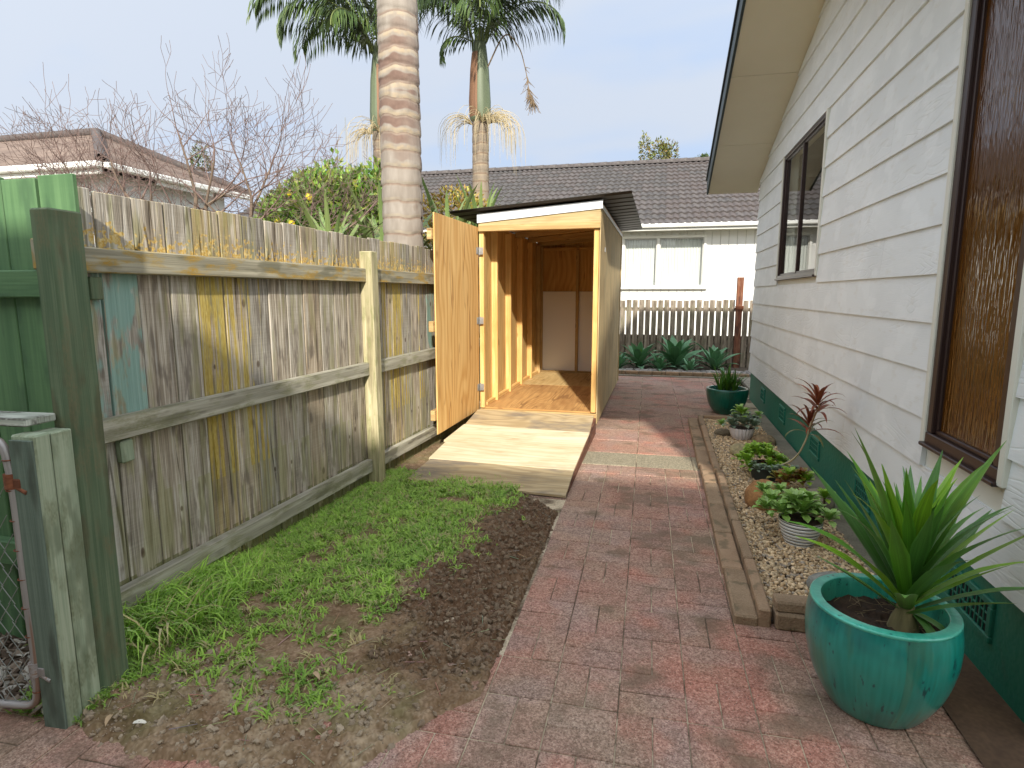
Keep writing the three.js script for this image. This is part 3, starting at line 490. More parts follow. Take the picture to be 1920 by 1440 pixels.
// ---------- ramp ----------
{
  const t = thing('ramp', 'weathered plywood ramp leading up into the shed doorway', 'ramp', [-1.24, 0, -5.1]);
  const slab = (name, q, mat, th = 0.017, v = 0) => { // q: near-left, near-right, far-right, far-left [x,y,z]
    const pos = [], T = q.map((p) => V3(...p)), B = T.map((p) => V3(p.x, p.y - th, p.z)), tri = (...a) => a.forEach((p) => pos.push(p.x + 1.24, p.y, p.z + 5.1));
    const quad = (a, b, c, d) => { tri(a, b, c); tri(a, c, d); };
    quad(T[0], T[1], T[2], T[3]); quad(B[3], B[2], B[1], B[0]); for (let i = 0; i < 4; i++) { const j = (i + 1) % 4; quad(B[i], B[j], T[j], T[i]); }
    const g = new THREE.BufferGeometry(); g.setAttribute('position', new THREE.Float32BufferAttribute(pos, 3)); g.computeVertexNormals(); boxUV(g, v); P(t, name, g, mat);
  };
  slab('near_panel', [[-1.862, 0.026, -4.155], [-0.606, 0.026, -4.06], [-0.616, 0.068, -4.55], [-1.842, 0.068, -4.61]], mRampGrey, 0.016, 1);
  slab('middle_panel', [[-1.856, 0.0735, -4.6], [-0.616, 0.0725, -4.545], [-0.612, 0.108, -5.02], [-1.868, 0.108, -5.08]], mRampPale, 0.016, 0);
  slab('middle_panel', [[-1.9, 0.1085, -5.083], [-0.612, 0.1085, -5.0215], [-0.606, 0.15, -5.53], [-1.874, 0.15, -5.6]], mRampPale, 0.016, 3);
  slab('far_panel', [[-1.866, 0.147, -5.602], [-0.606, 0.147, -5.532], [-0.63, 0.193, -6.12], [-1.9, 0.193, -6.165]], mRampGrey, 0.016, 2);
  for (const x of [-0.65, -1.25, -1.8]) { const b = prism([[4.2, 0.008], [4.2, 0.018], [6.1, 0.172], [6.1, 0.008]], 0.045); P(t, 'bearer', b, mBrownPost, x + 1.24 + 0.0, 0, 5.1, 0, Math.PI / 2, 0); }
}

// ---------- paling fence along the left ----------
const FA = 2.3 * Math.PI / 180, fence = thing('paling_fence', 'weathered grey paling fence with lichen stains running beside the grass', 'fence', [-2.07, 0, -4.0], Math.PI / 2 - FA);
{
  const r = rng(5), kinds = ['t2', 't1', 'g', 'g', 'y', 'y', 'y2', 'g', 'g', 'g', 'g', 'g', 'd', 'd', 'g', 'y', 'y', 'y2', 'g', 'y2', 't2', 'g', 'd'];
  let s = -2.185;
  for (let k = 0; k < 29; k++) {
    const w = 0.160 + (r() - 0.5) * 0.016, kd = kinds[k] ?? 'g', m = kd === 't1' ? mPaling.teal[0] : kd === 't2' ? mPaling.teal[1] : kd === 'y' ? mPaling.yellow[k % 2] : kd === 'y2' ? mPaling.yellow[2] : kd === 'd' ? mPaling.dark[0] : mPaling.grey[Math.floor(r() * 5)];
    const h = 1.85 + (r() - 0.5) * 0.016; P(fence, 'paling', cbox(w, h, 0.02, 0.003, 0, true), m, s + w / 2, h / 2 + 0.005, -0.062 + (r() - 0.5) * 0.005, (r() - 0.5) * 0.004, r() < 0.4 ? (r() - 0.5) * 0.04 : 0, (r() - 0.5) * 0.006);
    s += w + 0.0045 + r() * 0.005;
  }
  for (const [y, i] of [[1.628, 0], [0.945, 1], [0.21, 2]]) for (const [a, b, v] of [[-2.13, 0.008, 0], [0.112, 2.62, 1]]) P(fence, 'rail', cbox(b - a, 0.098, 0.048, 0.005, v + i), i === 0 ? mRail : mRailGrey, (a + b) / 2, y - 0.049, -0.0255, 0, 0, (r() - 0.5) * 0.003);
  P(fence, 'post', cbox(0.1, 1.78, 0.098, 0.006), mPostGrey, 0.06, 0.86, -0.003, -0.004, 0.03, 0.004);
  P(fence, 'block', cbox(0.06, 0.095, 0.035, 0.005), mGreenPale, -2.0, 0.79, -0.034, 0, 0, 0.03); P(fence, 'block', cbox(0.05, 0.09, 0.03, 0.004, 1), mGreenOld, -2.06, 1.47, -0.036);
}
// ---------- green fence at the corner ----------
{
  const t = thing('green_fence', 'dark green painted paling fence at the far left edge', 'fence', [-2.6, 0, -1.775]), r = rng(9);
  for (let k = 0; k < 9; k++) { const x = -2.035 - k * 0.167 - 0.08, h = 1.868 + (r() - 0.5) * 0.02 + (k === 0 ? 0.008 : 0); P(t, 'paling', cbox(0.157, h, 0.02, 0.003, k % 5), mGreen, x + 2.6, h / 2, -0.0 + (k % 2) * 0.004, 0, 0, (r() - 0.5) * 0.006); }
  for (const y of [1.484, 0.42]) P(t, 'rail', cbox(1.5, 0.1, 0.045, 0.005), mGreen, -2.79 + 2.6, y, 0.035);
  P(t, 'rail', cbox(0.075, 0.11, 0.05, 0.005), mRail, -2.16 + 2.6, 1.59, 0.038);
}
// ---------- gate post ----------
{
  const t = thing('gate_post', 'leaning green gate post with pale timbers bolted to its front', 'post', [-1.9, 0, -1.55], 0.07);
  P(t, 'post', cbox(0.075, 1.74, 0.126, 0.006), mGreenOld, -0.032, 0.85, -0.06);
  P(t, 'packer', cbox(0.085, 1.01, 0.074, 0.004, 1), mGreenPale, -0.036, 0.5, 0.044); P(t, 'packer', cbox(0.09, 1.018, 0.056, 0.005, 3), mGreenPale, -0.0385, 0.5, 0.112);
  P(t, 'dark_front_board', cbox(0.084, 1.0, 0.01, 0.002, 2), mGreenGrey, -0.0385, 0.495, 0.1455);  // thin darker board laid over the front face of the packers
  P(t, 'cap_board', cbox(0.62, 0.026, 0.11, 0.004), mCap, -0.36, 1.042, 0.06, 0, 0, 0.0);
}
// ---------- chain link gate ----------
{
  const t = thing('chain_link_gate', 'rusty steel tube gate with chain link mesh', 'gate', [-2.4, 0, -1.4]);
  const y0 = 0.06, y1 = 1.0, xr = -1.985 + 2.4, xl = -2.95 + 2.4, R = 0.07;
  P(t, 'tube_frame', tubeGeo([[xl + 0.1, y1, 0], [xr - R - 0.02, y1, 0], [xr - R * 0.3, y1 - R * 0.3, 0], [xr, y1 - R - 0.02, 0], [xr + 0.004, 0.5, 0], [xr, y0 + R + 0.02, 0], [xr - R * 0.3, y0 + R * 0.3, 0], [xr - R - 0.02, y0, 0], [xl + 0.1, y0, 0], [xl, y0 + 0.1, 0], [xl, y1 - 0.1, 0]], 0.0135, 160, 10, true), mTube);
  const st = new Sticks(), p = 0.062; // zigzag wires
  for (let k = -14; k < 22; k++) for (const dir of [1, -1]) {
    for (let j = 0; j < 15; j++) { const ya = y0 + 0.0 + j * p, xa = xl + k * p + dir * j * p * 0.72, xb = xa + dir * p * 0.72; if (Math.min(xa, xb) < xl + 0.01 || Math.max(xa, xb) > xr - 0.005 || ya + p > y1) continue; st.add(V3(xa, ya, dir * 0.002), V3(xb, ya + p, -dir * 0.002), 0.0017, 0.0017, 4); }
  }
  P(t, 'wire_mesh', st.geo(), mWire);
  for (let j = 0; j < 9; j++) P(t, 'tie', new THREE.TorusGeometry(0.0155, 0.0022, 4, 10), mRust, xr, 0.13 + j * 0.1, 0, Math.PI / 2, 0, 0);
  for (const [y, m] of [[0.86, mRust], [0.21, mTube]]) { const h = new THREE.Group(); h.name = 'hinge'; h.position.set(xr + 0.01, y, 0); t.add(h); P(h, 'collar', new THREE.CylinderGeometry(0.019, 0.019, 0.05, 10), m, -0.01, 0, 0); P(h, 'strap', cbox(0.03, 0.03, 0.02, 0.003), m, 0.018, -0.005, -0.002); P(h, 'pin', new THREE.CylinderGeometry(0.008, 0.008, 0.055, 8), m, 0.026, -0.024, 0.0, 0, 0, 1.2); }
}
const ridgeGeo = (() => { const g = new THREE.CylinderGeometry(0.13, 0.145, 0.45, 8, 1, false, 0, Math.PI); g.rotateZ(Math.PI / 2); g.rotateX(-Math.PI / 2 * 0); return g; })();
// ---------- neighbour's white house behind the picket fence ----------
const nb = thing('grey_roof_house', 'long white clad house with grey tiled roof behind picket fence', 'house', [-2, 0, -16]);
{
  const N = (n, g, m, x, y, z, rx, ry, rz) => PW(nb, n, g, m, x, y, z, rx, ry, rz), r = rng(31);
  const ZW = -16.1, XA = -13, XB = 7, win = [-1.01, 1.07, 1.6, 2.9];
  // vertical cladding boards, the opening left free
  for (let x = -2.4; x < 4.2; x += 0.2) { const inw = x + 0.1 > win[0] && x + 0.1 < win[1]; for (const [a, b] of inw ? [[0.1, win[2]], [win[3], 3.2]] : [[0.1, 3.2]]) N('cladding_board', cbox(0.194, b - a, 0.03, 0.006), mWhiteBoard, x + 0.1, (a + b) / 2, ZW); }
  for (const [a, b] of [[XA, -2.4], [4.2, XB]]) N('wall', cbox(b - a, 3.1, 0.05, 0.005), mWhiteBoard, (a + b) / 2, 1.65, ZW);
  N('back_wall', cbox(XB - XA, 3.1, 0.1, 0.01), mWhiteBoard, (XA + XB) / 2, 1.65, -25.5); for (const x of [XA, XB]) N('side_wall', cbox(0.1, 3.1, 9.4, 0.01), mWhiteBoard, x, 1.65, -20.8);
  N('inner_wall', cbox(3, 3, 0.08, 0.01), M({ color: 0x9a958c }), 0, 1.7, ZW - 2.5); for (const x of [-1.5, 1.5]) N('inner_wall', cbox(0.08, 3, 2.4, 0.01), M({ color: 0x9a958c }), x, 1.7, ZW - 1.25); N('inner_ceiling', cbox(3, 0.06, 2.5, 0.01), mWhite, 0, 3.15, ZW - 1.25);
  // window
  const w = new THREE.Group(); w.name = 'window'; w.position.set(2, 0, 0); nb.add(w); const fw = 0.06, q = (n, g, m, x, y, z) => P(w, n, g, m, x, y, z + 16);
  const [a, b, c, d] = win, mid = -0.1; for (const y of [c + fw / 2, d - fw / 2]) q('frame', cbox(b - a, fw, 0.09, 0.006), mWhite, (a + b) / 2, y, ZW + 0.03); for (const x of [a + fw / 2, b - fw / 2, mid]) q('frame', cbox(fw, d - c - 2 * fw - 0.002, 0.085, 0.006), mWhite, x, (c + d) / 2, ZW + 0.03);
  q('sill', cbox(b - a + 0.12, 0.05, 0.14, 0.008), mWhite, (a + b) / 2, c - 0.02, ZW + 0.05);
  for (const [x0, x1] of [[a + fw, mid - fw / 2], [mid + fw / 2, b - fw]]) { q('pane', new THREE.PlaneGeometry(x1 - x0, d - c - 2 * fw), mGlassFar, (x0 + x1) / 2, (c + d) / 2, ZW + 0.02); q('frame', cbox(0.03, d - c - 2 * fw - 0.01, 0.03, 0.003), M({ color: 0xb4b4ae, roughness: 0.5 }), x0 + 0.017, (c + d) / 2, ZW + 0.035); q('frame', cbox(0.03, d - c - 2 * fw - 0.01, 0.03, 0.003), M({ color: 0xb4b4ae, roughness: 0.5 }), x1 - 0.017, (c + d) / 2, ZW + 0.035); q('frame', cbox(x1 - x0 - 0.07, 0.03, 0.03, 0.003), M({ color: 0xa4a49e, roughness: 0.5 }), (x0 + x1) / 2, d - fw - 0.017, ZW + 0.035); }
  { const pts = []; const n = 150; for (let i = 0; i <= n; i++) pts.push(V3(mix(a, b, i / n), 0, Math.sin(i * 1.35 + vn(i * 0.1, 2) * 5) * 0.022)); const pos = [], idx = [], uv = []; pts.forEach((p, i) => { pos.push(p.x, c, p.z, p.x, d, p.z * 0.5); uv.push(p.x, 0, p.x, 1); if (i) idx.push(i * 2 - 2, i * 2, i * 2 - 1, i * 2, i * 2 + 1, i * 2 - 1); }); const g = new THREE.BufferGeometry(); g.setAttribute('position', new THREE.Float32BufferAttribute(pos, 3)); g.setAttribute('uv', new THREE.Float32BufferAttribute(uv, 2)); g.setIndex(idx); g.computeVertexNormals(); q('curtain', g, mCurtain, 0, 0, ZW - 0.07); }
  // eaves
  const GY = 3.06, GZ = -15.52, RZ = -20.6, RY = 5.5, pit = Math.atan2(RY - GY, GZ - RZ);
  N('soffit', cbox(XB - XA + 0.6, 0.02, 0.6, 0.003), mWhite, (XA + XB) / 2, 3.02, -15.83); N('fascia', cbox(XB - XA + 0.6, 0.16, 0.03, 0.005), mWhite, (XA + XB) / 2, GY, GZ - 0.02); N('gutter', cbox(XB - XA + 0.6, 0.1, 0.1, 0.02), mWhite, (XA + XB) / 2, GY + 0.03, GZ + 0.04);
  // roof deck and lapped tiles
  const sl = Math.hypot(RY - GY, GZ - RZ); N('roof_deck', cbox(XB - XA + 0.6, 0.05, sl, 0.01), mRoofTile[0], (XA + XB) / 2, (GY + RY) / 2 - 0.02, (GZ + RZ) / 2, pit, 0, 0); N('roof_deck', cbox(XB - XA + 0.6, 0.05, sl, 0.01), mRoofTile[0], (XA + XB) / 2, (GY + RY) / 2 - 0.02, 2 * RZ - (GZ + RZ) / 2, -pit, 0, 0);
  const ex = 0.385, tw = 0.335, tile = (() => { // one tile: two shallow rolls
    const NX = 10, pos = [], idx = []; const f = (t) => 0.014 * Math.sin(t * Math.PI * 2 * 2 - 0.7) + 0.004 * Math.sin(t * 12); for (let i = 0; i <= NX; i++) { const t = i / NX, x = (t - 0.5) * (tw + 0.012), y = f(t); pos.push(x, y + 0.058, 0, x, y + 0.012, -ex - 0.06, x, y + 0.006, 0); }
    for (let i = 0; i < NX; i++) { const o = i * 3; idx.push(o, o + 3, o + 1, o + 3, o + 4, o + 1, o + 2, o + 3, o, o + 2, o + 5, o + 3); }
    let g = new THREE.BufferGeometry(); g.setAttribute('position', new THREE.Float32BufferAttribute(pos, 3)); g.setIndex(idx); g = g.toNonIndexed(); g.computeVertexNormals(); const uv = []; for (let i = 0; i < pos.length / 3 + 999 && i < g.attributes.position.count; i++) uv.push(g.attributes.position.getX(i) + 0.3, g.attributes.position.getZ(i) + 0.5); g.setAttribute('uv', new THREE.Float32BufferAttribute(uv, 2)); return g;
  })();
  const rows = Math.floor(sl / ex), cand = [];
  for (let j = 0; j < rows + 1; j++) for (let x = XA - 0.2; x < XB + 0.2; x += tw) cand.push([x + (j & 1) * 0.02, j]);
  const rest = [[], [], []]; let built = 0;
  for (const [x, j] of cand) {
    const s = Math.min(j * ex, sl - 0.05), y = GY + 0.03 + Math.sin(pit) * s, z = GZ + 0.06 - Math.cos(pit) * s, k = Math.floor(clamp(vn(x * 0.6 + 3, j * 0.7) * 2.2 + (r() - 0.5) * 1.4 + (x > 0 ? 0.5 : -0.3), 0, 2.99));
    const big = x > -5.2 && x < 3.4 && built < 300; if (big) built++;
    const jit = (r() - 0.5) * 0.012; if (big) N('roof_tile', tile, mRoofTile[k], x, y, z, pit + jit, 0, jit);
    else { const m = new THREE.Matrix4().makeRotationX(pit + jit).setPosition(x + 2, y, z + 16); rest[k].push(tile.clone().applyMatrix4(m)); }
  }
  rest.forEach((l, k) => { const m = P(nb, 'roof_tiles', mergeGeometries(l), mRoofTile[k]); m.userData.kind = 'stuff'; });
  for (let x = XA; x < XB; x += 0.42) N('ridge_cap', ridgeGeo, mRoofTile[1], x, RY + 0.07, RZ, 0, 0, (r() - 0.5) * 0.02);
}
// ---------- hip roofed house behind the bare tree ----------
{
  const t = thing('brown_roof_house', 'house with brown hip roof and white gutter behind bare tree', 'house', [-10, 0, -8.4]);
  const A = [-7.4, -6.86], B = [-7.4, -9.95], Y = 3.22, ap = V3(-9.1, 4.04, -8.4), far = V3(-15, 4.04, -8.4), C_ = [-16.5, -6.86], D = [-16.5, -9.95];
  const pos = [], tri = (...v) => v.forEach((p) => pos.push(p.x + 10, p.y, p.z + 8.4)), g3 = (c) => V3(c[0], Y, c[1]);
  tri(g3(A), g3(B), ap); tri(g3(C_), g3(A), ap); tri(g3(C_), ap, far); tri(g3(B), g3(D), far); tri(g3(B), far, ap); tri(g3(D), g3(C_), far); tri(g3(A), g3(C_), g3(D)); tri(g3(A), g3(D), g3(B));
  const g = new THREE.BufferGeometry(); g.setAttribute('position', new THREE.Float32BufferAttribute(pos, 3)); g.computeVertexNormals(); const uv = []; for (let i = 0; i < pos.length; i += 3) uv.push(Math.floor(i / 9) === 0 ? pos[i + 2] : pos[i], pos[i + 1] * 2.2); g.setAttribute('uv', new THREE.Float32BufferAttribute(uv, 2));
  P(t, 'roof', g, mBrownRoof);
  P(t, 'wall', cbox(8.4, 3.1, 2.4, 0.01), mWhiteBoard, -11.9 + 10, 1.6, 0);
  for (const [x, z, w, d] of [[-11.95, -6.84, 9.1, 0.09], [-7.38, -8.4, 0.09, 3.0]]) { P(t, 'gutter', cbox(w, 0.085, d, 0.015), mWhite, x + 10, Y - 0.045, z + 8.4); P(t, 'fascia', cbox(w - 0.1, 0.11, d * 0.4, 0.005), mWhite, x + 10 - (d > 1 ? 0.06 : 0), Y - 0.1, z + 8.4 - (d > 1 ? 0 : 0.06)); }
  for (const [a, b] of [[V3(...[A[0], Y, A[1]]), ap], [V3(B[0], Y, B[1]), ap], [ap, far]]) { const s = new Sticks(), o = V3(10, 0.03, 8.4); s.add(a.clone().add(o), b.clone().add(o), 0.07, 0.07, 8); P(t, 'ridge_cap', s.geo(), mRoofTile[2]); }
}
// ---------- far picket fence and post ----------
{
  const t = thing('picket_fence', 'weathered picket fence with gaps behind the agave plants', 'fence', [0.5, 0, -12.3]), r = rng(12);
  for (let k = 0; k < 27; k++) { const w = 0.096 + (r() - 0.5) * 0.008, h = 1.29 + (r() - 0.5) * 0.02, x = -1.35 + k * 0.122; P(t, 'picket', cbox(w, h, 0.02, 0.004, k % 5), mPicket, x, h / 2 + 0.03, 0.02 + (r() - 0.5) * 0.004, 0, 0, (r() - 0.5) * 0.01); }
  for (const [y, h] of [[1.14, 0.07], [0.42, 0.09]]) P(t, 'rail', cbox(3.4, h, 0.04, 0.004), mPicket, 0.25, y, -0.015);
  P(t, 'backing_board', cbox(3.4, 0.62, 0.012, 0.002), mPicket, 0.25, 0.32, -0.046);
  const p = thing('stained_post', 'dark red brown timber post standing against the picket fence', 'post', [1.46, 0, -12.2]); P(p, 'post', cbox(0.115, 1.78, 0.09, 0.006), mBrownPost, 0, 0.86, 0); P(p, 'bracket', cbox(0.15, 0.07, 0.02, 0.003), mRust, 0, 1.18, 0.054);
}
// ---------- building behind the camera whose roof edge shades the foreground ----------
{
  const t = thing('garage', 'white garage standing behind the viewer, shading the foreground', 'garage', [-1.6, 0, 4.4]);
  const RYg = 4.15, RZg = 3.9, s = 0.3; const L = 2.9, sl = Math.atan(s);
  P(t, 'wall', cbox(12, 3.2, 0.12, 0.01), mTrim, 0, 1.6, RZg - 2.45 - 4.4); P(t, 'wall', cbox(12, 3.2, 0.12, 0.01), mTrim, 0, 1.6, RZg + 2.45 - 4.4); for (const x of [-5.95, 5.95]) P(t, 'wall', prism([[-2.4, 0], [2.4, 0], [2.4, 3.3], [0, 4.0], [-2.4, 3.3]], 0.1), mTrim, x - 0.05, 0, RZg - 4.4, 0, Math.PI / 2, 0);
  for (const k of [-1, 1]) P(t, 'roof', cbox(12.6, 0.1, L / Math.cos(sl), 0.01), mRoofTile[0], 0, RYg - s * L / 2, RZg + k * L / 2 - 4.4, k * sl, 0, 0);
  P(t, 'door', cbox(2.4, 2.1, 0.06, 0.01), mGreen, 1.0, 1.05, RZg - 2.54 - 4.4);
}
// ---------- soil, grass ----------
function soilEdge(x, z) { // >0 inside the bare soil patch, metres from its border
  const xr = -0.53 + PATHTURN * z; // path side
  const zn = -1.335 - sst(-0.97, -0.56, x) * 0.5 - sst(-1.7, -2.0, x) * 0.1 + (vn(x * 9, 3) - 0.5) * 0.05;
  const zf = -4.25 + sst(-1.0, -0.62, x) * 0.42 + (vn(x * 7, 8) - 0.5) * 0.06;
  return Math.min((xr - 0.004 - x) * 3.5, zn - z, z - zf + (x < -1.05 ? 1.9 : 0));
}
const SX0 = -2.16, SX1 = -0.55, SZ0 = -6.3, SZ1 = -1.2;
const dug = (x, z) => sst(0.46, 0.12, Math.abs(x - (-0.80 - (z + 2.9) * 0.03)) + (vn(x * 5, z * 5) - 0.5) * 0.25) * sst(-1.75, -2.1, z); // freshly turned strip by the path
const front = (x, z) => sst(-2.15, -1.75, z + (vn(x * 4 + 9, z * 4) - 0.5) * 0.5);
function soilH(x, z) {
  const e = soilEdge(x, z), q = sst(-0.01, 0.07, e);
  const clod = fbm(x * 16, z * 16, 4), fine = fbm(x * 60 + 3, z * 60, 3), d = Math.max(dug(x, z), front(x, z) * 0.7);
  return -0.03 + q * (0.036 + 0.012 * fbm(x * 3, z * 3, 2) + (clod - 0.4) * (0.012 + 0.05 * d) + (fine - 0.5) * (0.008 + 0.034 * d));
}
{
  const NX = 230, NZ = 640, pos = [], idx = [], uv = [];
  for (let j = 0; j <= NZ; j++) for (let i = 0; i <= NX; i++) { const x = mix(SX0, SX1, i / NX), z = mix(SZ0, SZ1, j / NZ); pos.push(x, soilH(x, z), z); uv.push((x - SX0) / (SX1 - SX0), (z - SZ0) / (SZ1 - SZ0)); }
  for (let j = 0; j < NZ; j++) for (let i = 0; i < NX; i++) { const a = j * (NX + 1) + i, b = a + NX + 1; idx.push(a, b, a + 1, b, b + 1, a + 1); }
  const g = new THREE.BufferGeometry(); g.setAttribute('position', new THREE.Float32BufferAttribute(pos, 3)); g.setAttribute('uv', new THREE.Float32BufferAttribute(uv, 2)); g.setIndex(idx); g.computeVertexNormals();
  const map = unit(tex(512, 1536, (u, v) => {
    const x = SX0 + u * (SX1 - SX0), z = SZ0 + v * (SZ1 - SZ0), d = dug(x, z), f = front(x, z);
    let c = mix3([116, 93, 68], [142, 117, 90], fbm(x * 5, z * 5, 4)); c = mix3(c, [90, 66, 45], d * 0.85); c = mix3(c, [156, 136, 108], f * sst(0.35, 0.7, fbm(x * 9 + 4, z * 9, 4)) * 0.9);
    const k = (vn(x * 170, z * 170) - 0.5) * 38 + (fbm(x * 45, z * 45, 3) - 0.5) * 50; c = c.map((q) => q + k);
    return mix3(c, [88, 92, 48], sst(0.5, 0.75, fbm(x * 6 + 20, z * 6 + 2, 4)) * 0.35 * (1 - d));
  }));
  const m = struct('soil', new THREE.Mesh(g, M({ map, roughness: 1 }))); m.castShadow = m.receiveShadow = true;
}
const dummy = new THREE.Object3D(), tmpC = new THREE.Color();
function scatter(name, label, geo, mat, n, seed, fn, parent = scene) {
  const r = rng(seed), list = []; let guard = 0; while (list.length < n && guard++ < n * 40) { const q = fn(r); if (q) list.push(q); }
  const m = new THREE.InstancedMesh(geo, mat, list.length);
  list.forEach((q, i) => { dummy.position.set(...q.p); dummy.rotation.set(...(q.r ?? [0, 0, 0]), 'YXZ'); if (q.s.length) dummy.scale.set(...q.s); else dummy.scale.setScalar(q.s); dummy.updateMatrix(); m.setMatrixAt(i, dummy.matrix); m.setColorAt(i, tmpC.setRGB(...q.c)); });
  m.name = name; m.userData.kind = 'stuff'; m.userData.label = label; m.userData.category = name.replace(/_/g, ' '); m.castShadow = m.receiveShadow = true; parent.add(m); return m;
}
const lumpGeo = (seed, k = 0.3, det = 1) => { const g = new THREE.IcosahedronGeometry(1, det), p = g.attributes.position; for (let i = 0; i < p.count; i++) { const x = p.getX(i), y = p.getY(i), z = p.getZ(i), s = 1 - k + 2 * k * vn(x * 1.7 + seed * 9.1 + 20, y * 1.7 + z * 2.3 + 20); p.setXYZ(i, x * s, y * s, z * s); } g.computeVertexNormals(); return g; };
const mInst = M({ color: 0xffffff, roughness: 0.95 });
scatter('soil_clods', 'loose crumbs of turned brown soil beside the brick path', lumpGeo(1, 0.55, 1), mInst, 9000, 21, (r) => {
  const x = mix(SX0, SX1, r()), z = mix(-4.2, -1.35, r()), d = Math.max(dug(x, z), front(x, z) * 0.4), e = soilEdge(x, z); if (e < 0.012 || r() > d) return null;
  const s = 0.0022 + Math.pow(r(), 6) * 0.011, k = 0.9 + r() * 0.35, f = front(x, z) * (1 - dug(x, z)), c = mix3([0.15, 0.1, 0.06], [0.33, 0.26, 0.18], f * 0.75 + r() * 0.3);
  return { p: [x, soilH(x, z) + s * 0.35, z], s: [s * (0.7 + r() * 0.9), s * (0.5 + r() * 0.5), s], r: [r() * 6, r() * 6, r() * 6], c: c.map((q) => q * k) };
});
// grass tufts
function tuftGeo(seed, n, h, lean) {
  const r = rng(seed), gs = [];
  for (let k = 0; k < n; k++) { const l = h * (0.55 + r() * 0.7), g = leafGeo(l, 0.006 + r() * 0.0045 + h * 0.012, 0.5 + r() * 1.5, 0.15, 4, (t) => 1 - t * 0.8); g.rotateX(0.1 + r() * lean); g.rotateY(r() * 6.283); g.translate((r() - 0.5) * 0.03, 0, (r() - 0.5) * 0.03); gs.push(g); }
  return mergeGeometries(gs);
}
const mGrass = new THREE.MeshPhysicalMaterial({ color: 0xffffff, roughness: 0.75, side: THREE.DoubleSide, transmission: 0.3, thickness: 0 });
const fenceX = (z) => -2.07 - (z + 4) * Math.tan(FA) - 0.05;
const blobs = [[-1.5, -4.05, 0.34, 1], [-1.15, -4.02, 0.25, 0.9], [-1.45, -3.6, 0.3, 1], [-1.36, -3.2, 0.24, 1], [-1.5, -2.85, 0.26, 0.9], [-1.4, -2.42, 0.24, 0.6], [-1.5, -2.15, 0.2, 0.35], [-1.75, -1.95, 0.2, 0.7], [-1.2, -1.75, 0.15, 0.28], [-1.5, -1.72, 0.1, 0.15], [-1.1, -2.95, 0.2, 0.35], [-1.75, -2.5, 0.2, 0.6], [-0.98, -3.9, 0.1, 0.5], [-0.88, -3.82, 0.07, 0.6]];
function density(x, z) { const fx = x - fenceX(z); let d = sst(0.5, 0.16, fx + (vn(x * 6, z * 3) - 0.5) * 0.3) * 1.0; for (const [a, b, s, k] of blobs) d = Math.max(d, 0.8 * k * Math.exp(-((x - a) ** 2 + (z - b) ** 2) / (s * s))); return d * sst(0.34, 0.6, fbm(x * 6 + 3, z * 6, 4) + d * 0.16); }
const grassCol = (r, x, z) => { const y = fbm(x * 4, z * 4 + 7, 3), k = 0.75 + r() * 0.5; let c = mix3([0.17, 0.34, 0.035], [0.42, 0.62, 0.09], y * 0.7 + r() * 0.5); if (r() < 0.13) c = [0.5, 0.42, 0.2]; return c.map((q) => q * k); };
for (let v = 0; v < 3; v++) {
  scatter('tall_grass', 'long green grass growing along the foot of the paling fence', tuftGeo(40 + v, 8, 0.21, 0.75), mGrass, 800, 60 + v, (r) => { const z = mix(-4.35, -1.55, r()), x = fenceX(z) + 0.01 + r() * r() * 0.42, fx = x - fenceX(z); if (r() > sst(0.44, 0.08, fx) * (0.55 + 0.8 * vn(x * 3, z * 2.2)) || (z > -1.75 && x < -1.84)) return null; const s = (0.55 + r() * 0.75) * (0.25 + 0.85 * sst(-2.9, -1.95, z)); return { p: [x, soilH(x, z) - 0.004, z], s, r: [0, r() * 6.28, 0], c: grassCol(r, x, z).map((q) => q * 1.3) }; });
  scatter('short_grass', 'short patchy grass spreading over the bare soil', tuftGeo(50 + v, 9, 0.05, 1.1), mGrass, 3200, 70 + v, (r) => { const x = mix(-2.15, -0.62, r()), z = mix(-4.38, -1.42, r()); if (soilEdge(x, z) < 0.01 || x < fenceX(z) + 0.02 || r() > density(x, z) * (1 - dug(x, z) * 0.85)) return null; const s = 0.45 + r() * 0.9; return { p: [x, soilH(x, z) - 0.003, z], s, r: [0, r() * 6.28, 0], c: grassCol(r, x, z) }; });
}
scatter('dry_stems', 'dry straw coloured stems lying on the soil', (() => { const g = new THREE.CylinderGeometry(0.0009, 0.0013, 0.06, 4); g.rotateZ(Math.PI / 2); return g; })(), mInst, 420, 81, (r) => { const x = mix(-2.1, -0.6, r()), z = mix(-4.2, -1.4, r()); if (soilEdge(x, z) < 0.02) return null; return { p: [x, soilH(x, z) + 0.006, z], s: 0.4 + r() * 1.1, r: [(r() - 0.5) * 0.5, r() * 6.28, (r() - 0.5) * 0.5], c: [0.42, 0.34, 0.2].map((q) => q * (0.6 + r() * 0.6)) }; });
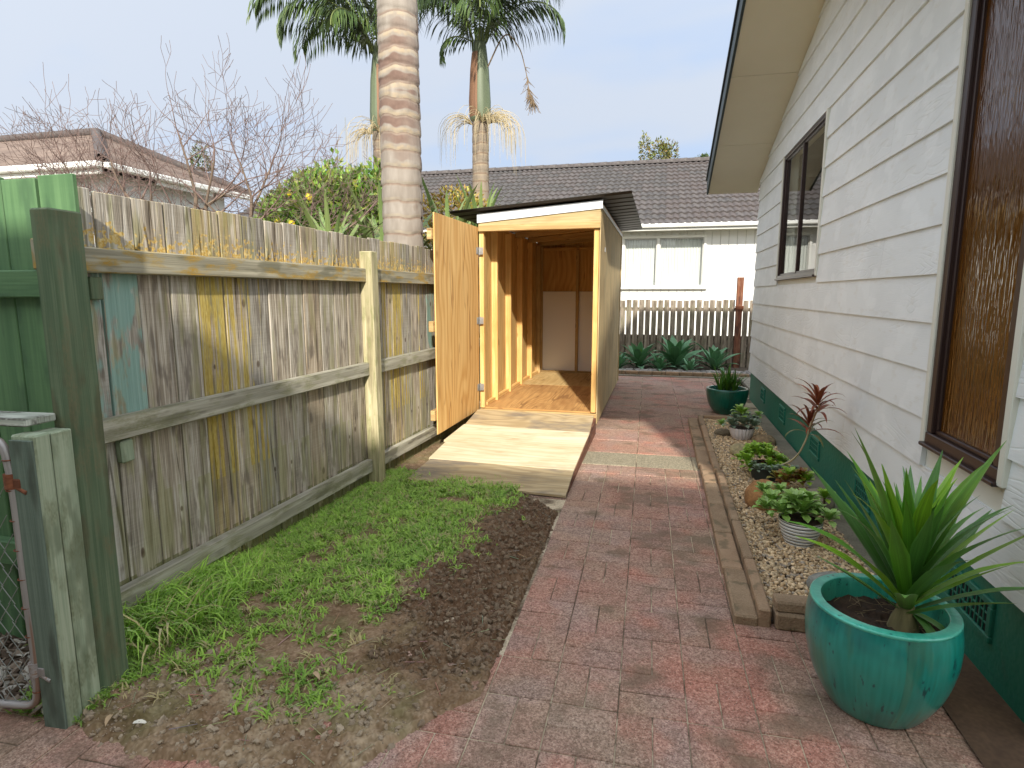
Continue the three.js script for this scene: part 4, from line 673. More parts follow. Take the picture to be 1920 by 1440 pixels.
// gravel in the bed by the house
scatter('gravel', 'pale tan gravel filling the bed beside the house', lumpGeo(3, 0.22), M({ color: 0xffffff, roughness: 0.9 }), 21000, 90, (r) => { const x = mix(0.525, 1.1, r()), z = mix(-7.0, -2.72, r()); const s = 0.0045 + r() * 0.006, k = 0.6 + r() * 0.7, c = r() < 0.12 ? [0.36, 0.30, 0.23] : r() < 0.35 ? [0.44, 0.30, 0.16] : [0.64, 0.48, 0.29]; return { p: [x, 0.017 + r() * 0.017 + 0.01 * fbm(x * 8, z * 5, 2), z], s: [s * (0.9 + r() * 0.8), s * 0.7, s * (0.7 + r() * 0.5)], r: [r() * 0.8, r() * 6.28, r() * 0.8], c: c.map((q) => q * k) }; });
scatter('shell_mulch', 'broken stone and bark mulch behind the wire gate', lumpGeo(5, 0.35), mInst, 1500, 91, (r) => { const x = mix(-3.1, -2.0, r()), z = mix(-1.76, -1.44, r()); const s = 0.006 + r() * 0.014, c = r() < 0.3 ? [0.5, 0.46, 0.4] : r() < 0.5 ? [0.26, 0.2, 0.15] : [0.09, 0.06, 0.04]; return { p: [x, 0.008 + r() * 0.02, z], s: [s * 1.5, s * 0.4, s], r: [r(), r() * 6.28, r()], c }; });
scatter('bed_pebbles', 'rounded pebbles along the brick kerb of the agave bed', lumpGeo(6, 0.15), mInst, 260, 92, (r) => { const s = 0.02 + r() * 0.035, k = 0.14 + r() * 0.2; return { p: [mix(-0.7, 2.2, r()), 0.05, mix(-11.25, -10.93, r())], s: [s * 1.3, s * 0.8, s], r: [0, r() * 6.28, 0], c: [k, k * 0.92, k * 0.82] }; });

// ---------- pots ----------
const mSoilPot = M({ map: tex(256, 256, (u, v) => mix3([38, 26, 18], [84, 62, 44], clamp(fbm(u * 12, v * 12, 4) + (vn(u * 70, v * 70) - 0.5) * 0.4))), roughness: 1 });
function potGlaze(lo, hi, drip, W = 1024) { return unit(tex(W, 512, (u, v) => { let c = mix3(lo, hi, sst(0.25, 0.75, fbm(u * 9, v * 3, 4))); c = mix3(c, drip, sst(0.52, 0.72, fbm(u * 34 + 4, v * 2.2 + 8, 4)) * 0.55); const st = vn(u * 190, v * 6); c = c.map((q) => q + (st - 0.5) * 16); return mix3(c, [16, 40, 48], sst(0.74, 0.84, fbm(u * 90, v * 12 + 3, 3)) * 0.6); })); }
function lathe(pts, seg = 48) { return new THREE.LatheGeometry(pts.map(([x, y]) => new THREE.Vector2(x, y)), seg); }
const smoothProf = (pts, n = 28) => new THREE.SplineCurve(pts.map(([x, y]) => new THREE.Vector2(x, y))).getPoints(n).map((p) => [Math.max(0.0005, p.x), p.y]);
function pot(label, pos, outer, rim, mat, rimMat, soilY, group) {
  const t = thing('plant_pot', label, 'pot', pos, 0, group); const [rx, ry, rin] = rim;
  P(t, 'body', lathe([[0.0005, 0], ...smoothProf(outer)]), mat);
  P(t, 'rim', lathe([[rx - 0.001, ry - 0.012], [rx + 0.003, ry - 0.005], [rx + 0.002, ry + 0.001], [rx - 0.004, ry + 0.004], [rin + 0.004, ry + 0.003], [rin, ry - 0.001], [rin - 0.004, ry - 0.03], [rin - 0.01, soilY - 0.01]]), rimMat);
  { const g = new THREE.CircleGeometry(rin - 0.004, 40, 0); const n = new THREE.RingGeometry(0.0, rin - 0.003, 40, 14); n.rotateX(-Math.PI / 2); const p = n.attributes.position; for (let i = 0; i < p.count; i++) p.setY(i, (fbm(p.getX(i) * 40 + 5, p.getZ(i) * 40, 3) - 0.5) * 0.03); n.computeVertexNormals(); P(t, 'potting_soil', n, mSoilPot, 0, soilY, 0); g.dispose(); }
  return t;
}
const glaze = (map) => new THREE.MeshPhysicalMaterial({ map, roughness: 0.28, clearcoat: 0.6, clearcoatRoughness: 0.15 });
const mTurq = glaze(potGlaze([12, 100, 96], [22, 138, 124], [66, 112, 88])), mTurqRim = glaze(potGlaze([56, 164, 142], [76, 186, 162], [44, 148, 130], 512)), mDkGreen = glaze(potGlaze([8, 74, 62], [12, 92, 74], [20, 62, 48], 512)), mDkRim = glaze(potGlaze([26, 88, 82], [60, 128, 116], [30, 90, 80], 256));
const bigPot = pot('big glazed turquoise pot on the pavers in the foreground', [0.79, 0.004, -2.2], [[0.13, 0.0], [0.152, 0.012], [0.205, 0.11], [0.233, 0.22], [0.236, 0.31], [0.226, 0.375]], [0.226, 0.378, 0.19], mTurq, mTurqRim, 0.31);
{ const st = new Sticks(), r = rng(8); for (let k = 0; k < 60; k++) { const a = r() * 6.28, d = Math.sqrt(r()) * 0.17, p = V3(Math.cos(a) * d, 0.316 + r() * 0.012, Math.sin(a) * d), b = r() * 6.28, l = 0.02 + r() * 0.05; st.add(p, p.clone().add(V3(Math.cos(b) * l, (r() - 0.3) * 0.02, Math.sin(b) * l)), 0.0012, 0.0008, 3); } P(bigPot, 'straw', st.geo(), M({ color: 0x8f7a5c, roughness: 1 })); }
pot('dark green glazed pot near the house corner', [0.83, 0.004, -7.62], [[0.13, 0], [0.15, 0.01], [0.205, 0.09], [0.236, 0.19], [0.246, 0.27], [0.242, 0.3]], [0.242, 0.303, 0.212], mDkGreen, mDkRim, 0.26);
{ // fluted white bowl
  const t = thing('plant_pot', 'small white fluted bowl pot on the gravel', 'pot', [0.82, 0.03, -6.1]); const g = lathe(smoothProf([[0.055, 0], [0.072, 0.006], [0.1, 0.055], [0.112, 0.1], [0.116, 0.125]], 16), 96), p = g.attributes.position;
  for (let i = 0; i < p.count; i++) { const a = Math.atan2(p.getZ(i), p.getX(i)), q = Math.hypot(p.getX(i), p.getZ(i)), s = 1 + 0.05 * Math.cos(a * 22) * sst(0.004, 0.03, p.getY(i)); p.setXYZ(i, p.getX(i) * s, p.getY(i), p.getZ(i) * s); } g.computeVertexNormals(); P(t, 'body', g, M({ color: 0xd9d3d3, roughness: 0.55 })); const c = new THREE.CircleGeometry(0.108, 24); c.rotateX(-Math.PI / 2); P(t, 'potting_soil', c, mSoilPot, 0, 0.112, 0);
}
{ // ringed white pot
  const t = thing('plant_pot', 'small white pot with dark horizontal rings on the gravel', 'pot', [0.82, 0.028, -3.55]); const pts = []; for (let i = 0; i <= 56; i++) { const y = i / 56 * 0.155, q = 0.07 + 0.046 * Math.sin(y / 0.155 * 1.5), k = (y / 0.0205) % 1; pts.push([q - (k < 0.24 ? 0.0035 : 0) + (k > 0.35 && k < 0.9 ? 0.0012 : 0), y]); }
  P(t, 'body', lathe([[0.001, 0], ...pts]), M({ color: 0xe6e4de, roughness: 0.5 })); for (let i = 1; i < 8; i++) { const y = i * 0.0205 + 0.0024; P(t, 'ring', new THREE.TorusGeometry(0.07 + 0.046 * Math.sin(y / 0.155 * 1.5) - 0.0012, 0.0021, 5, 48), M({ color: 0x4d5054, roughness: 0.6 }), 0, y, 0, Math.PI / 2, 0, 0); }
  const c = new THREE.CircleGeometry(0.11, 24); c.rotateX(-Math.PI / 2); P(t, 'potting_soil', c, mSoilPot, 0, 0.145, 0);
}
{ const t = thing('plant_pot', 'dark grey tub half hidden by bright green succulents', 'pot', [0.84, 0.03, -4.8]); P(t, 'body', lathe([[0.001, 0], ...smoothProf([[0.09, 0], [0.1, 0.004], [0.118, 0.08], [0.125, 0.12]], 12)]), M({ color: 0x39403e, roughness: 0.6 })); const c = new THREE.CircleGeometry(0.122, 24); c.rotateX(-Math.PI / 2); P(t, 'potting_soil', c, mSoilPot, 0, 0.108, 0); }
// ---------- potted and bed plants ----------
// shared neutral leaf texture (streaks along the blade), tinted by each material; pale margins on the second
const leafMaps = [0, 1].map((e) => unit(tex(64, 256, (u, v) => { let k = 150 + 105 * clamp(fbm(u * 18 + e, v * 2 + e, 3) * 0.8 + vn(u * 50, v * 3) * 0.25); if (e) k = mix(k, 255, sst(0.38, 0.5, Math.abs(u - 0.5)) * 0.6); return [k, k, k * 0.97]; })));
const leafTex = (lo, hi, edge) => ({ map: leafMaps[edge ? 1 : 0], color: new THREE.Color().setRGB(...[0, 1, 2].map((i) => Math.min(255, (hi[i] * 0.85 + lo[i] * 0.15) * 1.16) / 255), THREE.SRGBColorSpace) });
const leafMat = (t, o = {}) => new THREE.MeshPhysicalMaterial({ ...t, roughness: 0.42, side: THREE.DoubleSide, transmission: 0.2, thickness: 0, ...o });
function rosette(t, name, geos, mats, n, { r, tilt0, tilt1, y = 0, rad = 0.01, sc = 1, x = 0, z = 0, seed = 1, lean = [0, 0] }) {
  const R = rng(seed);
  for (let k = 0; k < n; k++) { const f = k / n, az = k * 2.39996 + R() * 0.35, ti = mix(tilt1, tilt0, Math.pow(f, 0.8)) + (R() - 0.5) * 0.16, s = sc * (0.8 + R() * 0.35) * (f > 0.75 ? mix(1, 0.62, (f - 0.75) * 4) : 1); const m = P(t, name, geos[k % geos.length], mats[Math.floor(R() * mats.length)], x + Math.sin(az) * rad, y + f * r, z + Math.cos(az) * rad, ti, az, 0); m.scale.setScalar(s); }
}
{ // yucca in the big pot
  const t = thing('yucca', 'green yucca with long sword leaves growing in turquoise pot', 'yucca', [0.85, 0.33, -2.17]);
  const prof = (p) => (p < 0.12 ? 0.5 + p * 2 : p < 0.55 ? 0.74 + (p - 0.12) * 0.6 : 1 - (p - 0.55) * 2.2 + (p - 0.55) ** 2 * 0.1);
  const geos = [leafGeo(0.5, 0.062, 0.12, 0.3, 9, prof), leafGeo(0.46, 0.064, 0.35, 0.28, 9, prof, 0.3), leafGeo(0.42, 0.056, 0.1, 0.35, 9, prof), leafGeo(0.46, 0.048, 0.6, 0.3, 9, prof, -0.3)];
  const mats = [leafMat(leafTex([70, 122, 42], [108, 162, 56], [120, 150, 70], 1)), leafMat(leafTex([96, 148, 36], [150, 196, 54], null, 2)), leafMat(leafTex([62, 108, 48], [92, 140, 66], [110, 140, 80], 3))];
  P(t, 'stem', lathe([[0.05, -0.02], [0.04, 0.02], [0.028, 0.05], [0.02, 0.13], [0.012, 0.2]], 12), M({ ...leafTex([96, 84, 62], [140, 128, 92], null), roughness: 0.95 }), 0.0, 0, 0);
  rosette(t, 'leaf', geos, mats, 56, { r: 0.17, tilt0: 0.05, tilt1: 1.02, y: 0.04, rad: 0.014, seed: 3 });
  const tip = leafGeo(0.17, 0.04, 1.2, 0.2, 6, prof); for (const [az, ti] of [[0.5, 1.9], [1.0, 1.7]]) P(t, 'leaf', tip, mats[2], 0.02, 0.05, 0.01, ti, az, 0);
}
{ // strap plant in the dark green pot
  const t = thing('strap_leaf_plant', 'small upright strap leaved plant in dark green pot', 'plant', [0.83, 0.26, -7.62]); const geos = [leafGeo(0.28, 0.02, 0.5, 0.3, 5), leafGeo(0.24, 0.024, 0.3, 0.3, 5), leafGeo(0.2, 0.022, 0.9, 0.3, 5)], mats = [leafMat(leafTex([56, 112, 30], [100, 152, 48], null, 4)), leafMat(leafTex([40, 90, 26], [78, 126, 40], null, 6))];
  for (const [x, z, s] of [[0, 0, 1], [-0.08, 0.04, 0.85], [0.08, 0.02, 0.9], [0.02, -0.08, 0.9]]) rosette(t, 'leaf', geos, mats, 19, { r: 0.03, tilt0: 0.05, tilt1: 0.7, x, z, sc: s * 1.3, rad: 0.02, seed: 9 + x * 50 });
}
// agaves by the far fence
{
  const prof = (t) => (t < 0.45 ? 0.55 + t : 1 - (t - 0.45) ** 2 * 3.2), mats = [leafMat(leafTex([84, 136, 100], [120, 168, 128], [120, 160, 120], 7), { roughness: 0.5 }), leafMat(leafTex([68, 116, 80], [102, 148, 106], [110, 150, 110], 8), { roughness: 0.5 })], young = [leafMat(leafTex([92, 140, 66], [132, 170, 84], null, 11), { roughness: 0.5 })];
  const geos = [leafGeo(0.62, 0.17, 0.55, 0.35, 7, prof), leafGeo(0.56, 0.16, 0.85, 0.3, 7, prof), leafGeo(0.5, 0.15, 0.3, 0.4, 7, prof)];
  const spots = [[0.32, -11.75, 1.14, 'largest agave, tallest rosette in the bed by picket fence'], [-0.36, -11.62, 0.92, 'left blue green agave next to the shed wall end'], [1.02, -11.62, 0.9, 'agave beside the stained post at the right of the bed'], [0.02, -11.28, 0.56, 'small agave in front, left of the largest rosette'], [0.56, -11.22, 0.46, 'smallest agave at the brick kerb below the largest rosette'], [-0.72, -11.35, 0.6, 'low agave half hidden by the shed at the bed end']];
  spots.forEach(([x, z, s, label], i) => { const t = thing('agave', label, 'agave', [x, 0.03, z], 0, 'agaves in the bed at the path end'); rosette(t, 'leaf', geos, mats, Math.round(24 * (0.6 + 0.4 * s)), { r: 0.12 * s, tilt0: 0.12, tilt1: 1.3, y: 0.01, sc: s, rad: 0.03 * s, seed: 20 + i }); rosette(t, 'leaf', [geos[2]], young, 4, { r: 0.03, tilt0: 0.05, tilt1: 0.3, y: 0.1 * s, sc: s * 0.72, rad: 0.01, seed: 40 + i }); });
}
// succulent rosettes
const sucGeo = [leafGeo(0.075, 0.036, 0.7, 0.35, 4, (t) => 0.45 + t * 1.0 - Math.pow(t, 5) * 0.8), leafGeo(0.06, 0.032, 0.3, 0.4, 4, (t) => 0.45 + t * 1.0 - Math.pow(t, 5) * 0.8)];
const mSuc = { green: [leafMat(leafTex([110, 158, 74], [158, 194, 100], [160, 190, 110], 12)), leafMat(leafTex([124, 168, 90], [174, 206, 124], null, 13))], blue: [leafMat(leafTex([104, 130, 114], [146, 166, 146], [140, 120, 110], 14)), leafMat(leafTex([116, 138, 118], [154, 170, 150], null, 15))], lime: [leafMat(leafTex([124, 170, 48], [170, 206, 74], null, 16)), leafMat(leafTex([104, 156, 46], [148, 188, 64], null, 17))], red: [leafMat(leafTex([112, 62, 34], [150, 96, 46], [110, 40, 30], 18)), leafMat(leafTex([108, 120, 40], [150, 140, 60], [150, 70, 40], 19))] };
function clump(name, label, pos, list0) { const list = list0.flatMap(([x, y, z, s, kind, n, op]) => [[x, y, z, s, kind, Math.round(n * 1.5), op]]); const t = thing(name, label, 'succulent', pos); list.forEach(([x, y, z, s, kind, n, op], i) => rosette(t, 'leaf', sucGeo, mSuc[kind], n, { r: 0.025 * s, tilt0: op ?? 0.25, tilt1: 1.4, x, y, z, sc: s, rad: 0.008 * s, seed: 60 + i * 7 + Math.round(pos[2] * 10) })); return t; }
{
  const R = rng(44);
  clump('green_succulent', 'pale green rosette succulents overflowing the ringed white pot', [0.8, 0.17, -3.56], [[0.02, 0.05, 0.03, 1.35, 'green', 20], [-0.09, 0.04, 0.03, 1.1, 'green', 17], [0.1, 0.02, -0.02, 1.15, 'green', 17], [-0.03, 0.06, -0.06, 1.1, 'green', 15], [-0.12, 0.05, -0.1, 1.1, 'green', 15], [0.05, 0.06, -0.13, 1.0, 'green', 15], [-0.15, 0.08, -0.2, 0.95, 'green', 14], [-0.05, 0.07, -0.25, 0.9, 'green', 14], [-0.16, 0.03, -0.04, 1.0, 'green', 14], [-0.02, 0.09, 0.0, 1.15, 'green', 16], [0.15, 0.03, 0.06, 1.0, 'green', 14], [0.07, 0.09, -0.04, 1.1, 'green', 14]]);
  clump('blue_succulent', 'blue grey rosette succulents crowding the fluted bowl', [0.82, 0.14, -6.1], [[0, 0.05, 0.06, 1.35, 'blue', 18], [0.1, 0.03, 0.03, 1.25, 'blue', 16], [-0.1, 0.03, 0.03, 1.25, 'blue', 16], [0.03, 0.08, -0.06, 1.2, 'blue', 15], [-0.06, 0.08, -0.05, 1.1, 'blue', 15], [0.0, 0.13, -0.02, 1.2, 'lime', 14], [-0.03, 0.16, -0.04, 1.0, 'green', 12], [0.15, 0.12, -0.05, 0.85, 'green', 12], [0.13, 0.05, -0.1, 1, 'blue', 14], [-0.19, 0.02, -0.02, 0.85, 'green', 12]]);
  const l1 = []; for (let k = 0; k < 44; k++) { const a = R() * 6.28, d = Math.sqrt(R()) * 0.18; l1.push([Math.cos(a) * d - 0.02, 0.16 - d * d * 3.4 + R() * 0.02, Math.sin(a) * d, 0.66 + R() * 0.25, 'lime', 10, 0.15]); } clump('lime_succulent', 'bright lime green bushy succulent on the gravel behind boulder', [0.83, 0.07, -4.88], l1);
  const l2 = []; for (let k = 0; k < 9; k++) l2.push([(k - 4) * 0.035 + (R() - 0.5) * 0.03, 0.02 + R() * 0.03, (R() - 0.5) * 0.05 + k * 0.01, 0.5 + R() * 0.15, 'blue', 11]); clump('trailing_succulent', 'blue green trailing succulent spilling over the dark tub', [0.86, 0.12, -4.68], l2);
  const l3 = []; for (let k = 0; k < 8; k++) { const a = R() * 6.28, d = Math.sqrt(R()) * 0.1; l3.push([Math.cos(a) * d * 1.4, 0.04 + R() * 0.07, Math.sin(a) * d, 0.8 + R() * 0.2, k % 3 === 2 ? 'lime' : 'red', 13]); } clump('red_succulent', 'red tinged succulents between boulder and house base', [0.96, 0.08, -4.45], l3);
  const dk = clump('stalk_succulent', 'small dark green rosette on a bare stalk near house base', [1.04, 0.03, -3.95], [[0, 0.15, 0, 0.95, 'lime', 16]]); P(dk, 'stalk', new THREE.CylinderGeometry(0.007, 0.009, 0.17, 6), M({ color: 0x5a4936 }), 0, 0.08, 0);
}
{ // leaning bromeliad like plant with red leaves
  const t = thing('red_leaf_plant', 'leaning pale stem topped with two tufts of dark red leaves', 'plant', [0.88, 0.05, -4.92]), A = V3(0, 0, 0), pts = [A, V3(0.04, 0.1, 0.16), V3(0.08, 0.2, 0.36), V3(0.1, 0.3, 0.5), V3(0.12, 0.44, 0.6), V3(0.12, 0.56, 0.68)];
  P(t, 'stem', tubeGeo(pts, 0.0065, 24, 6), M({ color: 0xc9bd9c, roughness: 0.85 })); P(t, 'stem', tubeGeo([pts[4], V3(0.125, 0.58, 0.7), V3(0.13, 0.7, 0.82)], 0.006, 12, 6), M({ color: 0x9a7a5c, roughness: 0.85 }));
  const geos = [leafGeo(0.21, 0.03, 1.1, 0.3, 6), leafGeo(0.18, 0.034, 0.7, 0.3, 6), leafGeo(0.16, 0.026, 1.6, 0.3, 6)], red = [leafMat(leafTex([94, 40, 30], [142, 70, 48], null, 21)), leafMat(leafTex([120, 52, 36], [160, 88, 56], null, 22))], gr = [leafMat(leafTex([84, 92, 50], [124, 122, 70], null, 23))];
  rosette(t, 'leaf', geos, [...red, gr[0]], 20, { r: 0.12, tilt0: 0.2, tilt1: 1.4, x: 0.12, y: 0.46, z: 0.62, rad: 0.006, seed: 71 }); rosette(t, 'leaf', geos, red, 20, { r: 0.1, tilt0: 0.2, tilt1: 1.35, x: 0.13, y: 0.64, z: 0.77, rad: 0.006, seed: 72, sc: 1.05 });
  rosette(t, 'leaf', geos, red, 10, { r: 0.05, tilt0: 0.1, tilt1: 0.9, x: 0.01, y: 0.06, z: 0.04, rad: 0.006, seed: 73, sc: 0.8 });
}
// rocks
const rockMap = unit(tex(256, 128, (u, v) => { const k = 165 + 90 * clamp(fbm(u * 14, v * 9, 5) + (vn(u * 90, v * 60) - 0.5) * 0.4); return [k, k * 0.98, k * 0.95]; }));
function rock(label, p, s, seed, lo, hi, turn = 0) { const g = new THREE.IcosahedronGeometry(1, 4), q = g.attributes.position; for (let i = 0; i < q.count; i++) { const x = q.getX(i), y = q.getY(i), z = q.getZ(i), k = 0.72 + 0.5 * fbm(x * 1.1 + seed * 7 + 30, y * 1.1 + z * 1.4 + 30, 3); q.setXYZ(i, x * k * s[0], Math.max(-0.6, y * k) * s[1], z * k * s[2]); } g.computeVertexNormals(); const m = P(scene, numbered('rock'), g, M({ map: rockMap, color: new THREE.Color().setRGB(hi[0] / 255, hi[1] / 255, hi[2] / 255, THREE.SRGBColorSpace), roughness: 0.92 }), ...p); m.rotation.y = turn; tag(m, label, 'rock', 'rocks in the gravel bed'); }
rock('rounded orange brown boulder left of the ringed pot', [0.715, 0.1, -4.13], [0.115, 0.125, 0.13], 1, [142, 96, 52], [190, 142, 92], 0.4);
rock('pale flat rock in front of the lime green succulent', [0.74, 0.06, -5.5], [0.1, 0.07, 0.12], 2, [140, 132, 96], [188, 178, 138]);
rock('blue grey stone on the gravel behind the turquoise pot', [0.84, 0.055, -3.02], [0.1, 0.055, 0.075], 3, [112, 118, 116], [168, 172, 168], 0.5);
rock('grey brown rock beside the fluted bowl, house side', [1.0, 0.06, -5.95], [0.1, 0.07, 0.13], 4, [112, 96, 74], [158, 138, 108], 0.2);
rock('dark low rock beside the fluted bowl, path side', [0.66, 0.05, -6.25], [0.09, 0.05, 0.08], 5, [92, 84, 72], [136, 126, 106]);
rock('tall grey rock against the green house base', [1.06, 0.07, -4.2], [0.08, 0.11, 0.12], 6, [116, 112, 100], [160, 154, 138], 0.8);
// ---------- palms ----------
function palmTrunkTex(seed, browny) {
  return unit(tex(384, 1152, (u, v) => { // v spans 0..1 over the trunk texture height of 3.2 m, tiled
    const y = v * 3.2, wob = fbm(u * 6 + seed, y * 0.8, 3) * 0.07, k = (y + wob) / 0.145, f = k - Math.floor(k), band = Math.floor(k);
    let c = mix3([146, 136, 122], [192, 184, 170], fbm(u * 26 + band * 3, y * 6 + seed, 4)); c = mix3(c, [122, 104, 88], sst(0.62, 0.8, fbm(u * 12 + 5, y * 5, 4)) * 0.55);
    c = mix3(c, mix3([134, 112, 94], [168, 144, 122], vn(u * 50, y * 30)), sst(0.8, 0.95, f) * 0.7);
    c = mix3(c, [206, 192, 164], sst(0.0, 0.03, f) * sst(0.22, 0.1, f) * (0.1 + 0.6 * vn(u * 30, y * 9)));
    if (browny) { const b = sst(0.62, 0.4, Math.abs(y - 2.95) * 0.8 + fbm(u * 5, band * 1.7, 2) * 0.6) ; c = mix3(c, mix3([118, 94, 82], [148, 122, 106], fbm(u * 30, y * 30, 3)), b * sst(0.3, 0.42, f + (vn(u * 22, y * 5) - 0.5) * 0.2) * sst(0.92, 0.8, f) * (0.35 + 0.6 * sst(0.3, 0.6, fbm(u * 4 + 9, y * 3, 3)))); c = mix3(c, [214, 188, 146], b * sst(0.34, 0.2, f) * 0.5 * vn(u * 40, y * 50)); }
    return c;
  }));
}
function palmTrunk(t, h, r0, r1, mat, seed) {
  const NA = 40, NY = Math.round(h / 0.012), pos = [], uv = [], idx = [];
  for (let j = 0; j <= NY; j++) for (let i = 0; i <= NA; i++) { const u = i / NA, a = u * Math.PI * 2, y = j / NY * h, wob = fbm(u * 6 + seed, y * 0.8, 3) * 0.07, k = (y + wob) / 0.145, f = k - Math.floor(k), r = mix(r0, r1, y / h) * (1 + 0.03 * sst(0.0, 0.14, f) * sst(1, 0.2, f) - 0.02 * sst(0.85, 0.97, f)) + (fbm(u * 18, y * 8, 3) - 0.5) * 0.008; pos.push(Math.cos(a) * r, y, Math.sin(a) * r); uv.push(u, y / 3.2); }
  for (let j = 0; j < NY; j++) for (let i = 0; i < NA; i++) { const a = j * (NA + 1) + i, b = a + NA + 1; idx.push(a, b, a + 1, b, b + 1, a + 1); }
  const g = new THREE.BufferGeometry(); g.setAttribute('position', new THREE.Float32BufferAttribute(pos, 3)); g.setAttribute('uv', new THREE.Float32BufferAttribute(uv, 2)); g.setIndex(idx); g.computeVertexNormals(); return P(t, 'trunk', g, mat);
}
const mFrond = new THREE.MeshPhysicalMaterial({ vertexColors: true, roughness: 0.5, side: THREE.DoubleSide }), mRachis = M({ color: 0x6e7a42, roughness: 0.7 }), mShaft = M({ ...leafTex([80, 92, 70], [104, 114, 88], null, 31), roughness: 0.55 }), mSheath = M({ ...leafTex([112, 80, 60], [136, 100, 76], null, 32), roughness: 0.7 }), mStraw = M({ color: 0xbfae88, roughness: 0.85 });
function frond(t, y0, az, up, len, droop, seed, dead = 0, rr = 0.1) {
  const R = rng(seed), pts = []; let a = up; const p = V3(Math.sin(az) * rr, y0, Math.cos(az) * rr), N = 16; for (let i = 0; i <= N; i++) { pts.push(p.clone()); const d = V3(Math.sin(az) * Math.cos(a), Math.sin(a), Math.cos(az) * Math.cos(a)); p.addScaledVector(d, len / N); a -= droop / N * (0.4 + i / N * 1.2); }
  const L = new Leaves(), curve = new THREE.CatmullRomCurve3(pts), side0 = V3(Math.cos(az), 0, -Math.sin(az)); const n = Math.round(len * 30);
  for (let k = 0; k < n; k++) { const f = 0.1 + 0.9 * k / n, q = curve.getPoint(f), tg = curve.getTangent(f), ll = (0.38 + 0.36 * Math.sin(Math.PI * Math.min(1, f * 1.05))) * (dead ? 0.75 : 1) * Math.min(1, len / 1.6);
    for (const s of [-1, 1]) { const d = side0.clone().multiplyScalar(s * (0.75 + R() * 0.2)).addScaledVector(tg, 0.55 + f * 0.3).add(V3(0, -0.35 - R() * 0.5 - dead * 0.9, 0)).normalize(), g = 0.75 + R() * 0.5, c = dead ? [0.28 * g, 0.19 * g, 0.09 * g] : mix3([0.045, 0.085, 0.02], [0.13, 0.18, 0.04], R() * R()).map((x) => x * g); const mid = q.clone().addScaledVector(d, ll * 0.55), d2 = d.clone().add(V3(0, -0.7 - R() * 0.5, 0)).normalize(); L.add(q, d, V3(0, 1, 0), ll * 0.62, 0.026 + R() * 0.012, c); L.add(mid, d2, V3(0.2, 1, 0.1), ll * 0.5, 0.022, c); } }
  const m = P(t, 'frond', L.geo(), mFrond); P(m, 'rachis', tubeGeo(pts, 0.011, 20, 5), dead ? mSheath : mRachis); return m;
}
function inflorescence(t, y, az, R, seed, len = 1.0, mat = mStraw, n = 30) {
  const r = rng(seed), st = new Sticks(), b = V3(Math.sin(az) * R, y, Math.cos(az) * R);
  for (let k = 0; k < n; k++) { let p = b.clone(), a2 = az + (r() - 0.5) * 2.0, e = 0.35 + r() * 0.7; const l = len * (0.5 + r() * 0.7), N = 9; for (let i = 0; i < N; i++) { const d = V3(Math.sin(a2) * Math.cos(e), Math.sin(e), Math.cos(a2) * Math.cos(e)), q = p.clone().addScaledVector(d, l / N); st.add(p, q, 0.0042 - i * 0.0003, 0.0039 - i * 0.0003, 3); p = q; e = Math.max(-1.55, e - 0.34 - r() * 0.12); a2 += (r() - 0.5) * 0.2; } }
  return P(t, 'flower_stalk', st.geo(), mat);
}
